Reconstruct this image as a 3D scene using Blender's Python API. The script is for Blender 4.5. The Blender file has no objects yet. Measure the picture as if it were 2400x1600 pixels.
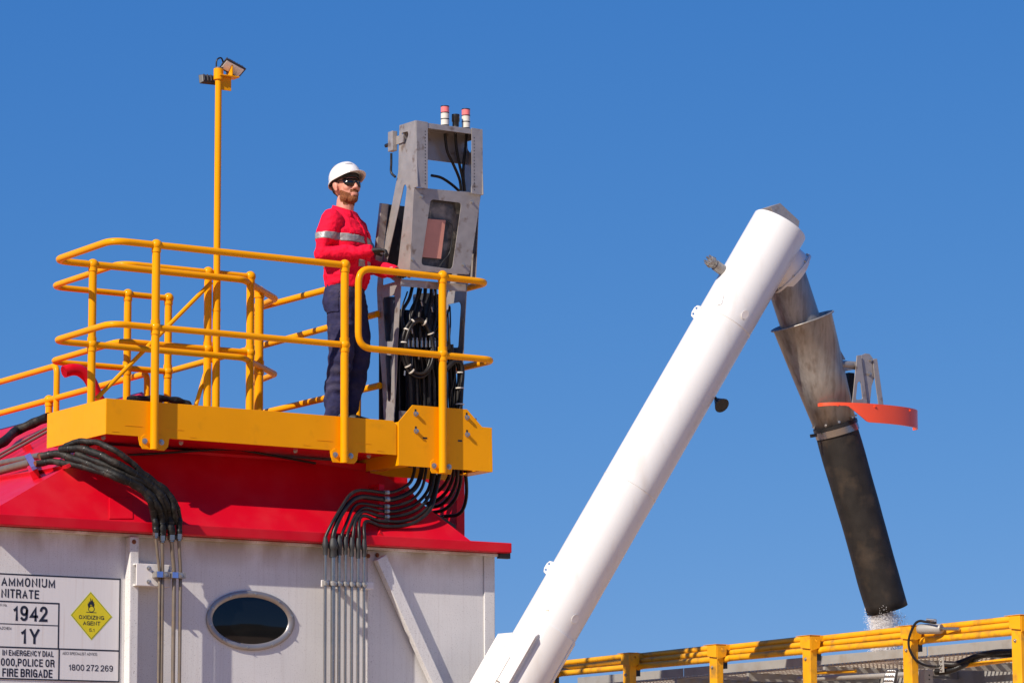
import bpy, bmesh, math, random
import numpy as np
from mathutils import Vector, Matrix, noise
from mathutils.geometry import tessellate_polygon
random.seed(7)
RAD = math.radians
scene = bpy.context.scene
COL = scene.collection

# ------------------------------------------------------------------ camera, sky, sun, exposure
FPX = 7960.0                                   # focal length in pixels of the 2400 px wide photograph
YAW, PIT, ROL = RAD(56.87), RAD(8.856), RAD(-0.286)
CAM = Vector((0, 0, 1.6))
_fw = Vector((math.cos(YAW)*math.cos(PIT), math.sin(YAW)*math.cos(PIT), math.sin(PIT)))
_r0 = Vector((math.sin(YAW), -math.cos(YAW), 0)); _u0 = _r0.cross(_fw)
CR = _r0*math.cos(ROL) + _u0*math.sin(ROL); CU = -_r0*math.sin(ROL) + _u0*math.cos(ROL)
cd = bpy.data.cameras.new('camera'); cam = bpy.data.objects.new('camera', cd); COL.objects.link(cam)
cam.matrix_world = Matrix(((CR.x, CU.x, -_fw.x, CAM.x), (CR.y, CU.y, -_fw.y, CAM.y), (CR.z, CU.z, -_fw.z, CAM.z), (0, 0, 0, 1)))
cd.sensor_width = 36; cd.lens = FPX/2400*36; cd.clip_end = 9000; cd.clip_start = 0.5
scene.camera = cam

SUN_DIR = Vector((1.0, 0.33, -0.80)).normalized()          # the way the light travels
elev = math.asin(-SUN_DIR.z); azim = math.atan2(-SUN_DIR.x, -SUN_DIR.y)   # compass angle of the sun, from +Y to +X
w = bpy.data.worlds.new('World'); scene.world = w; w.use_nodes = True
nt = w.node_tree; bg = nt.nodes['Background']
sky = nt.nodes.new('ShaderNodeTexSky'); sky.sky_type = 'NISHITA'; sky.sun_disc = False
sky.sun_elevation = elev; sky.sun_rotation = azim
sky.altitude = 600; sky.air_density = 0.75; sky.dust_density = 0.0; sky.ozone_density = 5.0
hs = nt.nodes.new('ShaderNodeHueSaturation'); hs.inputs['Saturation'].default_value = 1.20; hs.inputs['Value'].default_value = 1.0
tcw = nt.nodes.new('ShaderNodeTexCoord'); va = nt.nodes.new('ShaderNodeVectorMath'); va.operation = 'ADD'; va.inputs[1].default_value = (0, 0, 0.13)
vn = nt.nodes.new('ShaderNodeVectorMath'); vn.operation = 'NORMALIZE'
nt.links.new(tcw.outputs['Generated'], va.inputs[0]); nt.links.new(va.outputs[0], vn.inputs[0]); nt.links.new(vn.outputs[0], sky.inputs['Vector'])   # clear dry air: no pale band at the horizon
nt.links.new(sky.outputs[0], hs.inputs['Color'])
sr = nt.nodes.new('ShaderNodeSeparateColor'); cr_ = nt.nodes.new('ShaderNodeCombineColor'); nt.links.new(hs.outputs[0], sr.inputs[0])
for ch, p_, k_ in ((0, 1.22, 3.25), (1, 0.80, 0.985), (2, 0.42, 0.835)):       # the deep polarised blue of the photograph, by brightness alone
    x = sr.outputs[ch]
    for op, val in (('MULTIPLY', 0.1083), ('POWER', p_), ('MULTIPLY', k_/0.1275)):
        nd = nt.nodes.new('ShaderNodeMath'); nd.operation = op; nd.inputs[1].default_value = val; nt.links.new(x, nd.inputs[0]); x = nd.outputs[0]
    nt.links.new(x, cr_.inputs[ch])
nt.links.new(cr_.outputs[0], bg.inputs['Color'])
bg.inputs['Strength'].default_value = 0.10
sl = bpy.data.lights.new('sun', 'SUN'); sl.energy = 4.6; sl.angle = RAD(0.53); sl.color = (1.0, 0.90, 0.77)
so = bpy.data.objects.new('sun', sl); COL.objects.link(so)
so.rotation_euler = SUN_DIR.to_track_quat('-Z', 'Y').to_euler()
vs = scene.view_settings; vs.view_transform = 'Standard'; vs.look = 'None'; vs.gamma = 1.0; vs.exposure = 0.35
vs.use_curve_mapping = False
scene.cycles.max_bounces = 8

# ------------------------------------------------------------------ measuring: a photograph pixel on a known plane of the place
def ray(x, y): return CR*((x-1200)/FPX) - CU*((y-800)/FPX) + _fw
def aX(x, y, v): d = ray(x, y); return CAM + d*((v-CAM.x)/d.x)
def aY(x, y, v): d = ray(x, y); return CAM + d*((v-CAM.y)/d.y)
def aZ(x, y, v): d = ray(x, y); return CAM + d*((v-CAM.z)/d.z)
def aP(x, y, p, n): d = ray(x, y); return CAM + d*((p-CAM).dot(n)/d.dot(n))
V = Vector

# ------------------------------------------------------------------ mesh helpers
class MB:
    def __init__(s): s.v = []; s.f = []; s.sm = []
    def add(s, vs, fs, smooth=False):
        o = len(s.v); s.v += [tuple(p) for p in vs]; s.f += [tuple(i+o for i in f) for f in fs]; s.sm += [smooth]*len(fs); return s
    def box(s, lo, hi):
        x0, y0, z0 = lo; x1, y1, z1 = hi
        return s.add([(x0,y0,z0),(x1,y0,z0),(x1,y1,z0),(x0,y1,z0),(x0,y0,z1),(x1,y0,z1),(x1,y1,z1),(x0,y1,z1)],
                     [(0,3,2,1),(4,5,6,7),(0,1,5,4),(1,2,6,5),(2,3,7,6),(3,0,4,7)])
    def bar(s, a, b, w_, h_, up=(0,0,1)):
        a = V(a); b = V(b); d = (b-a).normalized(); up = V(up); sd = d.cross(up)
        if sd.length < 1e-4: sd = d.cross(V((1,0,0)))
        sd.normalize(); u = sd.cross(d)
        P = []
        for p in (a, b):
            for i, j in ((-1,-1),(1,-1),(1,1),(-1,1)): P.append(p + sd*(i*w_/2) + u*(j*h_/2))
        return s.add(P, [(3,2,1,0),(4,5,6,7),(0,1,5,4),(1,2,6,5),(2,3,7,6),(3,0,4,7)])
    def tube(s, path, r, n=12, caps=True, closed=False):
        P = [V(p) for p in path]; m = len(P)
        rr = r if isinstance(r, (list, tuple)) else [r]*m
        T = []
        for i in range(m):
            a = P[i-1] if (i > 0 or closed) else P[i]; b = P[(i+1) % m] if (i < m-1 or closed) else P[i]
            t = b-a; T.append(t.normalized() if t.length > 1e-9 else V((0,0,1)))
        nrm = T[0].orthogonal().normalized(); o = []
        for i in range(m):
            if i: nrm = (nrm - T[i]*nrm.dot(T[i])); nrm = nrm.normalized() if nrm.length > 1e-6 else T[i].orthogonal().normalized()
            bn = T[i].cross(nrm)
            for k in range(n):
                a = 2*math.pi*k/n; o.append(P[i] + (nrm*math.cos(a) + bn*math.sin(a))*rr[i])
        F = []
        for i in range(m if closed else m-1):
            j = (i+1) % m
            for k in range(n): F.append((i*n+k, i*n+(k+1) % n, j*n+(k+1) % n, j*n+k))
        s.add(o, F, True)
        if caps and not closed:
            s.add(o[:n], [tuple(range(n-1, -1, -1))]); s.add(o[-n:], [tuple(range(n))])
        return s
    def cyl(s, a, b, r0, r1=None, n=20): return s.tube([a, b], [r0, r0 if r1 is None else r1], n)
    def sphere(s, c, r, n=14, m=8, sc=(1,1,1)):
        c = V(c); P = [c + V((0,0,r*sc[2]))]
        for i in range(1, m):
            t = math.pi*i/m
            for k in range(n):
                a = 2*math.pi*k/n; P.append(c + V((math.sin(t)*math.cos(a)*r*sc[0], math.sin(t)*math.sin(a)*r*sc[1], math.cos(t)*r*sc[2])))
        P.append(c - V((0,0,r*sc[2]))); F = []
        for k in range(n): F.append((0, 1+k, 1+(k+1) % n))
        for i in range(m-2):
            for k in range(n): F.append((1+i*n+k, 1+(i+1)*n+k, 1+(i+1)*n+(k+1) % n, 1+i*n+(k+1) % n))
        q = 1+(m-2)*n
        for k in range(n): F.append((len(P)-1, q+(k+1) % n, q+k))
        return s.add(P, F, True)
    def plate(s, outer, holes, off):
        """flat plate: outer loop and hole loops of 3-D points, thickened by the vector off"""
        loops = [[V(p) for p in outer]] + [[V(p) for p in h] for h in holes]
        off = V(off); tr = tessellate_polygon(loops); A = [p for l in loops for p in l]; n = len(A)
        N = V((0,0,0))
        for t in tr: N += (A[t[1]]-A[t[0]]).cross(A[t[2]]-A[t[0]])
        F = []
        for t in tr:
            t = tuple(t)
            if (A[t[1]]-A[t[0]]).cross(A[t[2]]-A[t[0]]).dot(off) > 0: t = t[::-1]
            F.append(t); F.append(tuple(i+n for i in t[::-1]))
        o = 0
        for l in loops:
            m = len(l)
            for i in range(m): F.append((o+i, o+(i+1) % m, o+(i+1) % m+n, o+i+n))
            o += m
        return s.add(A + [p+off for p in A], F)
    def build(s, name, m, parent=None, bevel=0, recalc=True):
        me = bpy.data.meshes.new(name); base = root_loc(parent)
        me.from_pydata([tuple(V(p)-base) for p in s.v], [], s.f)
        me.polygons.foreach_set('use_smooth', s.sm)
        if recalc:
            bm = bmesh.new(); bm.from_mesh(me); bmesh.ops.recalc_face_normals(bm, faces=bm.faces); bm.to_mesh(me); bm.free()
        me.materials.append(MAT[m] if isinstance(m, str) else m)
        o = bpy.data.objects.new(name, me); COL.objects.link(o)
        if parent is not None: o.parent = parent
        if bevel:
            b = o.modifiers.new('bevel', 'BEVEL'); b.width = bevel; b.segments = 2; b.limit_method = 'ANGLE'; b.angle_limit = RAD(40)
            b.harden_normals = False
        return o
def root_loc(o):
    if o is None: return V((0,0,0))
    while o.parent: o = o.parent
    return V(o.location)
def thing(name, label, cat, loc, group=None):
    o = bpy.data.objects.new(name, None); COL.objects.link(o); o.location = loc; o.empty_display_size = 0.1
    return tag(o, label, cat, group)
def tag(o, label, cat, group=None, kind=None):
    o['label'] = label
    if cat: o['category'] = cat
    if group: o['group'] = group
    if kind: o['kind'] = kind
    return o
def fillet(P, r, n=7):
    """polyline with its inner corners rounded to radius r"""
    P = [V(p) for p in P]; out = [P[0]]
    for i in range(1, len(P)-1):
        a, b, c = P[i-1], P[i], P[i+1]; d0 = (a-b); d1 = (c-b); l0, l1 = d0.length, d1.length; d0.normalize(); d1.normalize()
        ang = d0.angle(d1); 
        if ang > 3.1: out.append(b); continue
        t = min(r/math.tan(ang/2), l0*0.49, l1*0.49)
        p0, p1 = b+d0*t, b+d1*t
        for k in range(n+1):
            s_ = k/n; out.append(p0*(1-s_)**2 + b*(2*s_*(1-s_)) + p1*s_**2)
    out.append(P[-1]); return out
def smooth_path(P, sub=6):
    """Catmull-Rom through the points"""
    P = [V(p) for p in P]; Q = [P[0]*2-P[1]] + P + [P[-1]*2-P[-2]]; out = []
    for i in range(1, len(Q)-2):
        a, b, c, d = Q[i-1], Q[i], Q[i+1], Q[i+2]
        for k in range(sub):
            t = k/sub
            out.append(0.5*((2*b) + (c-a)*t + (2*a-5*b+4*c-d)*t*t + (3*b-a-3*c+d)*t**3))
    out.append(P[-1]); return out
def hexbolt(c, axis, r=0.011, h=0.008):
    m = MB(); a = V(axis).normalized(); c = V(c)
    m.tube([c, c+a*0.003], r*1.45, 14); m.tube([c+a*0.003, c+a*(0.003+h)], r, 6); m.tube([c+a*(0.003+h), c+a*(0.007+h)], r*0.5, 8)
    for i in range(len(m.sm)): m.sm[i] = False
    return m

# ------------------------------------------------------------------ materials
MAT = {}
def mat(name, col, rough=0.5, metal=0.0, spec=0.5, var=0.0, vscale=6.0, dirt=None, dscale=5.0, damt=0.0, dlo=0.5, dhi=0.7,
        bump=0.0, bscale=40.0, coat=0.0, rvar=0.0, stretch=None, emit=None):
    m = bpy.data.materials.new(name); m.use_nodes = True; n = m.node_tree.nodes; L = m.node_tree.links; b = n['Principled BSDF']
    b.inputs['Roughness'].default_value = rough; b.inputs['Metallic'].default_value = metal; b.inputs['Specular IOR Level'].default_value = spec
    b.inputs['Coat Weight'].default_value = coat; b.inputs['Coat Roughness'].default_value = 0.05
    tc = n.new('ShaderNodeTexCoord'); src = tc.outputs['Object']
    if stretch:
        mp = n.new('ShaderNodeMapping'); mp.inputs['Scale'].default_value = stretch; L.new(src, mp.inputs[0]); src2 = mp.outputs[0]
    else: src2 = src
    def nz(scale, detail=5, s=None):
        t = n.new('ShaderNodeTexNoise'); t.inputs['Scale'].default_value = scale; t.inputs['Detail'].default_value = detail; L.new(s or src2, t.inputs['Vector']); return t.outputs['Fac']
    def ramp(x, lo, hi):
        r = n.new('ShaderNodeMapRange'); r.inputs[1].default_value = lo; r.inputs[2].default_value = hi; L.new(x, r.inputs[0]); return r.outputs[0]
    def mix(fac, a, c, blend='MIX'):
        x = n.new('ShaderNodeMix'); x.data_type = 'RGBA'; x.blend_type = blend
        if isinstance(fac, float): x.inputs[0].default_value = fac
        else: L.new(fac, x.inputs[0])
        for i, q in ((6, a), (7, c)):
            if isinstance(q, tuple): x.inputs[i].default_value = (*q, 1) if len(q) == 3 else q
            else: L.new(q, x.inputs[i])
        return x.outputs[2]
    c = tuple(col)
    if var: c = mix(ramp(nz(vscale), 0.3, 0.7), tuple(q*(1-var) for q in col), tuple(min(1, q*(1+var)) for q in col))
    if dirt:
        dm = ramp(nz(dscale, 8), dlo, dhi)
        k = n.new('ShaderNodeMath'); k.operation = 'MULTIPLY'; k.inputs[1].default_value = damt; L.new(dm, k.inputs[0]); c = mix(k.outputs[0], c, dirt)
    if isinstance(c, tuple): b.inputs['Base Color'].default_value = (*c, 1)
    else: L.new(c, b.inputs['Base Color'])
    if rvar: L.new(ramp(nz(vscale*2.3), 0.2, 0.8), b.inputs['Roughness']); 
    if rvar:
        mr = b.inputs['Roughness'].links[0].from_node; mr.inputs[3].default_value = max(0.02, rough-rvar); mr.inputs[4].default_value = min(1, rough+rvar)
    if bump:
        bp = n.new('ShaderNodeBump'); bp.inputs['Strength'].default_value = bump; bp.inputs['Distance'].default_value = 0.01
        L.new(nz(bscale, 6), bp.inputs['Height']); L.new(bp.outputs[0], b.inputs['Normal'])
    if emit:
        b.inputs['Emission Color'].default_value = (*emit[0], 1); b.inputs['Emission Strength'].default_value = emit[1]
    m['tools'] = 1
    MAT[name] = m; return m
mat('yellow', (0.82, 0.330, 0.001), 0.34, var=0.04, vscale=3, dirt=(0.40,0.17,0.01), dscale=9, damt=0.30, dlo=0.60, dhi=0.82, spec=0.10, coat=0.10, rvar=0.08)
mat('yellow_old', (0.78, 0.35, 0.002), 0.45, var=0.10, vscale=6, dirt=(0.16,0.11,0.04), dscale=11, damt=0.65, dlo=0.52, dhi=0.72, rvar=0.12)
mat('red', (0.60, 0.002, 0.014), 0.36, var=0.03, vscale=2, dirt=(0.62,0.16,0.14), dscale=4, damt=0.10, dlo=0.45, dhi=0.75, spec=0.25, rvar=0.06)
mat('white_paint', (0.74, 0.71, 0.69), 0.40, var=0.03, vscale=3, dirt=(0.50,0.42,0.33), dscale=7, damt=0.35, dlo=0.56, dhi=0.80, rvar=0.08)
mat('tube_white', (0.74, 0.725, 0.70), 0.36, var=0.015, vscale=2, dirt=(0.56,0.47,0.38), dscale=6, damt=0.34, dlo=0.56, dhi=0.78, rvar=0.08, coat=0.1, stretch=(1.6,1.6,0.5))
mat('steel', (0.31, 0.295, 0.28), 0.40, metal=0.45, var=0.12, vscale=12, dirt=(0.13,0.10,0.08), dscale=8, damt=0.55, dlo=0.50, dhi=0.68, rvar=0.12, stretch=(3.0,3.0,0.5))
mat('plate_grey', (0.36, 0.33, 0.315), 0.40, metal=0.35, var=0.10, vscale=14, dirt=(0.14,0.085,0.05), dscale=13, damt=0.7, dlo=0.58, dhi=0.70, rvar=0.10)
mat('chrome_pipe', (0.36, 0.33, 0.30), 0.24, metal=0.88, var=0.06, vscale=14, rvar=0.05)
mat('dusty_pipe', (0.20, 0.165, 0.13), 0.42, metal=0.35, var=0.12, vscale=14, dirt=(0.24,0.17,0.11), dscale=22, damt=0.6, rvar=0.1)
mat('bolt', (0.50, 0.49, 0.47), 0.32, metal=0.9)
mat('hill', (0.10, 0.075, 0.05), 0.95, var=0.4, vscale=0.08, dirt=(0.05,0.055,0.03), dscale=0.12, damt=0.8)
mat('rubber', (0.020, 0.017, 0.015), 0.6, spec=0.3, var=0.25, vscale=12, dirt=(0.085,0.060,0.040), dscale=7, damt=0.55, dlo=0.52, dhi=0.75, bump=0.15, bscale=90)
mat('hose', (0.011, 0.010, 0.010), 0.42, spec=0.35, var=0.2, vscale=30, dirt=(0.075,0.055,0.045), dscale=14, damt=0.35, dlo=0.5, dhi=0.75)
mat('sleeve_cloth', (0.008, 0.0075, 0.007), 0.6, spec=0.3, var=0.25, vscale=25, dirt=(0.07,0.055,0.042), dscale=9, damt=0.55, dlo=0.48, dhi=0.7, bump=0.6, bscale=45)
mat('black', (0.012, 0.012, 0.013), 0.4)
mat('boot_rubber', (0.030, 0.031, 0.033), 0.6, var=0.2, vscale=30)
mat('blue_clamp', (0.10, 0.20, 0.55), 0.45, var=0.15, vscale=30)
mat('violet_clamp', (0.10, 0.10, 0.30), 0.6, var=0.2, vscale=30)
mat('rust', (0.22, 0.07, 0.025), 0.8, var=0.4, vscale=40)
mat('orange_red', (0.84, 0.085, 0.026), 0.34, var=0.04, vscale=4, coat=0.15, rvar=0.06)
mat('pink_label', (0.62, 0.27, 0.20), 0.6, var=0.06, vscale=14)
mat('screen', (0.06, 0.055, 0.05), 0.25, var=0.5, vscale=6, dirt=(0.42,0.36,0.30), dscale=5, damt=0.8, dlo=0.50, dhi=0.66)
mat('mast', (0.045, 0.047, 0.062), 0.35, metal=0.3, var=0.2, vscale=8)
mat('beacon_red', (0.85, 0.20, 0.19), 0.25, coat=0.3)
mat('beacon_clear', (0.70, 0.66, 0.58), 0.22, coat=0.3)
mat('lamp_lens', (0.88, 0.88, 0.86), 0.35)
mat('lamp_body', (0.045, 0.042, 0.045), 0.45)
mat('glass_dark', (0.004, 0.005, 0.006), 0.04, spec=0.5)
mat('window_frame', (0.33, 0.31, 0.30), 0.38, metal=0.6, var=0.08, vscale=10)
mat('sign_white', (0.70, 0.685, 0.68), 0.42, var=0.02, vscale=3, dirt=(0.48,0.37,0.30), dscale=1.0, damt=0.30, dlo=0.55, dhi=0.75, stretch=(38, 1, 1.6))
mat('sign_ink', (0.008, 0.013, 0.030), 0.5)
mat('sign_yellow', (0.66, 0.56, 0.012), 0.45, var=0.03, vscale=8)
mat('sign_green_edge', (0.52, 0.58, 0.03), 0.5)
mat('grey_alloy', (0.36, 0.35, 0.33), 0.5, metal=0.2, var=0.06, vscale=6, dirt=(0.24,0.19,0.13), dscale=8, damt=0.4)
mat('grate', (0.52, 0.46, 0.39), 0.6, metal=0.3)
mat('tank_white', (0.62, 0.56, 0.50), 0.5, var=0.04, vscale=4, dirt=(0.45,0.34,0.24), dscale=5, damt=0.5)
mat('granule', (0.82, 0.80, 0.80), 0.5)
mat('ground', (0.46, 0.30, 0.185), 0.9, var=0.20, vscale=0.3, dirt=(0.36,0.20,0.11), dscale=0.05, damt=0.7, bump=0.4, bscale=3)
mat('skin', (0.62, 0.27, 0.19), 0.5, var=0.08, vscale=40)
mat('beard', (0.21, 0.065, 0.017), 0.75, var=0.45, vscale=140, bump=0.8, bscale=220)
mat('hair', (0.035, 0.016, 0.010), 0.7, var=0.3, vscale=120, bump=0.6, bscale=200)
mat('helmet', (0.78, 0.75, 0.72), 0.32, coat=0.2, var=0.02, vscale=10)
mat('helmet_inner', (0.03, 0.028, 0.028), 0.7)
mat('helmet_mark', (0.42, 0.41, 0.41), 0.5)
mat('shirt', (0.80, 0.004, 0.036), 0.8, spec=0.2, var=0.10, vscale=18, bump=0.6, bscale=45)
mat('shirt_navy', (0.022, 0.020, 0.045), 0.8, var=0.2, vscale=18, bump=0.3, bscale=60)
mat('trousers', (0.024, 0.023, 0.066), 0.85, spec=0.2, var=0.3, vscale=12, dirt=(0.11,0.09,0.11), dscale=10, damt=0.35, dlo=0.52, dhi=0.72, bump=0.35, bscale=60)
mat('tape', (0.30, 0.295, 0.29), 0.45, metal=0.2, var=0.2, vscale=40, bump=0.3, bscale=70)
mat('glove', (0.022, 0.022, 0.024), 0.7, var=0.4, vscale=40, bump=0.3, bscale=80)
mat('boot', (0.012, 0.010, 0.010), 0.6)
mat('lens_black', (0.004, 0.004, 0.006), 0.10, spec=0.7)

def wall_material():
    m = bpy.data.materials.new('wall_paint'); m.use_nodes = True; n = m.node_tree.nodes; L = m.node_tree.links; b = n['Principled BSDF']
    tc = n.new('ShaderNodeTexCoord'); O = tc.outputs['Object']
    def nz(scale, detail, st=(1,1,1)):
        mp = n.new('ShaderNodeMapping'); mp.inputs['Scale'].default_value = st; L.new(O, mp.inputs[0])
        t = n.new('ShaderNodeTexNoise'); t.inputs['Scale'].default_value = scale; t.inputs['Detail'].default_value = detail; L.new(mp.outputs[0], t.inputs['Vector']); return t.outputs['Fac']
    def rng(x, a, c, lo=0.0, hi=1.0):
        r = n.new('ShaderNodeMapRange'); r.inputs[1].default_value = a; r.inputs[2].default_value = c; r.inputs[3].default_value = lo; r.inputs[4].default_value = hi; L.new(x, r.inputs[0]); return r.outputs[0]
    def mul(a, c):
        k = n.new('ShaderNodeMath'); k.operation = 'MULTIPLY'; L.new(a, k.inputs[0])
        if isinstance(c, float): k.inputs[1].default_value = c
        else: L.new(c, k.inputs[1])
        return k.outputs[0]
    def mix(fac, a, c):
        x = n.new('ShaderNodeMix'); x.data_type = 'RGBA'; L.new(fac, x.inputs[0])
        for i, q in ((6, a), (7, c)):
            if isinstance(q, tuple): x.inputs[i].default_value = (*q, 1)
            else: L.new(q, x.inputs[i])
        return x.outputs[2]
    sp = n.new('ShaderNodeSeparateXYZ'); L.new(O, sp.inputs[0]); Z = sp.outputs['Z']
    c = mix(rng(nz(2.5, 4), 0.3, 0.7), (0.64, 0.63, 0.62), (0.71, 0.70, 0.685))
    c = mix(mul(rng(nz(1.0, 6, (70, 1, 1.5)), 0.50, 0.75), 0.24), c, (0.44, 0.39, 0.36))                    # vertical run marks
    c = mix(mul(rng(nz(150, 3), 0.60, 0.68), 0.60), c, (0.20, 0.17, 0.16))                                    # fine spatter
    c = mix(mul(rng(nz(75, 3), 0.66, 0.73), 0.5), c, (0.16, 0.13, 0.11))                                      # coarse spatter
    band = rng(Z, 3.66, 3.84)                                                                                 # grime washed down from the trim
    c = mix(mul(mul(band, rng(nz(5, 6, (1, 1, 0.5)), 0.33, 0.60)), 0.85), c, (0.34, 0.26, 0.18))
    L.new(c, b.inputs['Base Color']); b.inputs['Roughness'].default_value = 0.5
    MAT['wall_paint'] = m
wall_material()

# ------------------------------------------------------------------ the setting
g = MB(); g.add([(-4000,-4000,0),(4000,-4000,0),(4000,4000,0),(-4000,4000,0)], [(0,1,2,3)])
go = g.build('ground', 'ground'); tag(go, 'flat reddish brown dirt ground of the mine yard', None, kind='structure')

hm = MB(); P = []; NA_ = 120
for i in range(NA_+1):
    a = RAD(100)+RAD(330)*i/NA_                                # a low ridge round the yard, open behind the trucks
    for j, (r_, h_) in enumerate(((150,0.0),(185,0.55),(230,1.0),(320,0.85),(480,0.0))):
        x, y = math.cos(a)*r_, math.sin(a)*r_; fade = min(1, i/14, (NA_-i)/14)
        P.append((x, y, -0.5+h_*fade*(15+9*noise.noise(V((x*0.011, y*0.011, 3)))+3.5*noise.noise(V((x*0.04, y*0.04, 1))))))
hm.add(P, [(i*5+j, i*5+5+j, i*5+6+j, i*5+1+j) for i in range(NA_) for j in range(4)], True)
# keep the view over the trucks open: the ridge lies behind and beside the camera only
hm.f = [f for f in hm.f if not (20 < math.degrees(math.atan2(sum(hm.v[k][1] for k in f), sum(hm.v[k][0] for k in f))) < 92)]; hm.sm = [True]*len(hm.f)
ho_ = hm.build('hill', 'hill'); tag(ho_, 'low scrubby ridge round the mine yard behind the camera', None, kind='structure')

YT = 20.49                       # front plane of platform, flange and hose tray
YW = 20.62                       # white wall
ZF0, ZF1 = 3.868, 3.940          # flange
XL, XR = 9.20, 13.293
TOE0, TOE1 = 4.518, 4.762
DECK = 4.745

# ------------------------------------------------------------------ storage hopper: white body, red roof
hop = thing('storage_hopper', 'big white storage hopper with a red sloping roof under the yellow platform', 'hopper', (XL+2, YW+1.2, 0))
xs = aY(1132, 1400, YW).x
MB().box((XL, YW, 0.0), (xs, 26.4, ZF0-0.002)).build('wall', 'wall_paint', hop)
MB().box((xs+0.004, YW-0.012, 0.0), (XR, 26.4, ZF0-0.002)).build('corner_post', 'wall_paint', hop, bevel=0.006)
MB().box((XL, YW-0.045, ZF0-0.022), (XR+0.02, YW-0.001, ZF0-0.003)).build('ledge', 'wall_paint', hop, bevel=0.003)
fl = MB().box((aY(-30,1201,YT).x, YT, ZF0), (13.363, 26.5, ZF1)).build('roof_flange', 'red', hop, bevel=0.006)
RP = V((0, YT+0.045, ZF1)); RA = RAD(54); RN = V((0, -math.sin(RA), math.cos(RA)))
def roof(px, py): return aP(px, py, RP, RN)
rp = [roof(*q) for q in [(-32,1202),(150,1097),(300,1065),(550,1053),(870,1108),(905,1115),(1105,1268)]]
rp[0].z = ZF1; rp[-1].z = ZF1; rp[0].y = rp[-1].y = RP.y
BK = YT+2.7
hipdir = rp[1]-rp[0]; LN = hipdir.cross(V((0,1,0))).normalized()
if LN.z < 0: LN = -LN
re_end = aP(332, 918, rp[0], LN); BK2 = 26.5                      # near end of the long ridge behind the platform
m = MB(); m.add(rp, [tuple(range(len(rp)))])
gR = aY(420, 975, re_end.y+0.05)
m.add([rp[0], rp[1], re_end, V((re_end.x, BK2, re_end.z)), V((rp[0].x, BK2, ZF1))], [(0,1,2,3,4)])
m.add([re_end, gR, V((gR.x, BK2, gR.z)), V((re_end.x, BK2, re_end.z))], [(0,1,2,3)])
m.add([rp[1], gR, re_end], [(0,1,2)])
m.add([rp[1], rp[2], rp[3], V((rp[3].x, BK-0.6, rp[3].z)), V((rp[1].x, BK-0.6, rp[1].z))], [(0,1,2,3,4)])
m.add([rp[3], rp[4], V((rp[4].x, BK-0.6, rp[4].z)), V((rp[3].x, BK-0.6, rp[3].z))], [(0,1,2,3)])
m.add([rp[4], rp[5], rp[6], V((rp[6].x, BK, ZF1)), V((rp[5].x-0.02, BK-0.6, rp[5].z))], [(0,1,2,3,4)])
ro = m.build('roof', 'red', hop, recalc=True)
def on_roof(px, py, off): p = roof(px, py); return p + RN*off
m = MB(); m.plate([on_roof(x, y, 0.001) for x, y in ((255,1166),(311,1168),(311,1216),(255,1216))], [], RN*0.006); m.build('weld_patch', 'red', ro, bevel=0.003)
m = MB(); m.plate([on_roof(x, y, 0.001) for x, y in ((805,1199),(834,1201),(834,1248),(805,1247))], [], RN*0.006); m.build('weld_patch', 'red', ro, bevel=0.003)
# support beam between roof and platform
MB().box((aY(228,1020,20.93).x, 20.93, 4.20), (aY(868,1080,20.93).x, 21.30, TOE0-0.012)).build('support_beam', 'red', hop, bevel=0.004)
# stiffeners on the wall
def wx(px, py=1450, Y=YW): return aY(px, py, Y).x
st = MB().box((wx(303,1450,YW-0.075), YW-0.075, 0.2), (wx(325,1450,YW-0.075), YW+0.001, ZF0-0.024)).build('stiffener', 'wall_paint', hop, bevel=0.008)
MB().box((wx(860), YW-0.010, 0.2), (wx(876), YW+0.001, ZF0-0.024)).build('stiffener', 'wall_paint', hop, bevel=0.003)
b0 = aY(890, 1306, YW-0.055); b1 = aY(1040, 1640, YW-0.055)
MB().bar(b0, b1, 0.085, 0.055, up=(0,-1,0)).build('brace', 'wall_paint', hop, bevel=0.004)
for px, py, yy in ((314,1269,YW-0.075),(863,1302,YW-0.010),(884,1300,YW-0.001)):
    hexbolt(aY(px, py, yy), (0,-1,0), 0.011, 0.005).build('wall_bolt', 'rust', hop)
MB().box(tuple(aY(1180,1298,20.55)-V((0.03,0,0.03))), tuple(aY(1180,1298,20.55)+V((0.06,0.04,0.012)))).build('rubber_bump', 'black', hop)
# porthole
pc = aY(586.5, 1453.5, YW); RXo, RZo = 0.3465, 0.206; RXi, RZi = 0.297, 0.161
port = MB()
N = 64
def ell(rx, rz, y): return [V((pc.x+rx*math.cos(2*math.pi*k/N), y, pc.z+rz*math.sin(2*math.pi*k/N))) for k in range(N)]
rings = [ell(RXo, RZo, YW-0.001), ell(RXo, RZo, YW-0.012), ell(RXo-0.006, RZo-0.006, YW-0.016), ell(RXi+0.012, RZi+0.012, YW-0.018), ell(RXi, RZi, YW-0.004)]
pv = [p for r_ in rings for p in r_]
port.add(pv, [(i*N+k, i*N+(k+1) % N, (i+1)*N+(k+1) % N, (i+1)*N+k) for i in range(len(rings)-1) for k in range(N)], True)
pf = port.build('porthole_frame', 'window_frame', hop)
m = MB(); gl = []
for j, s_ in enumerate((0.999, 0.85, 0.6, 0.3)): gl += ell(RXi*s_, RZi*s_, YW-0.004-0.006*(1-s_*s_))
gl.append(V((pc.x, YW-0.011, pc.z)))
m.add(gl, [(i*N+k, i*N+(k+1) % N, (i+1)*N+(k+1) % N, (i+1)*N+k) for i in range(3) for k in range(N)] + [(3*N+k, 3*N+(k+1) % N, 4*N) for k in range(N)], True)
m.build('pane', 'glass_dark', pf)
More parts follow.
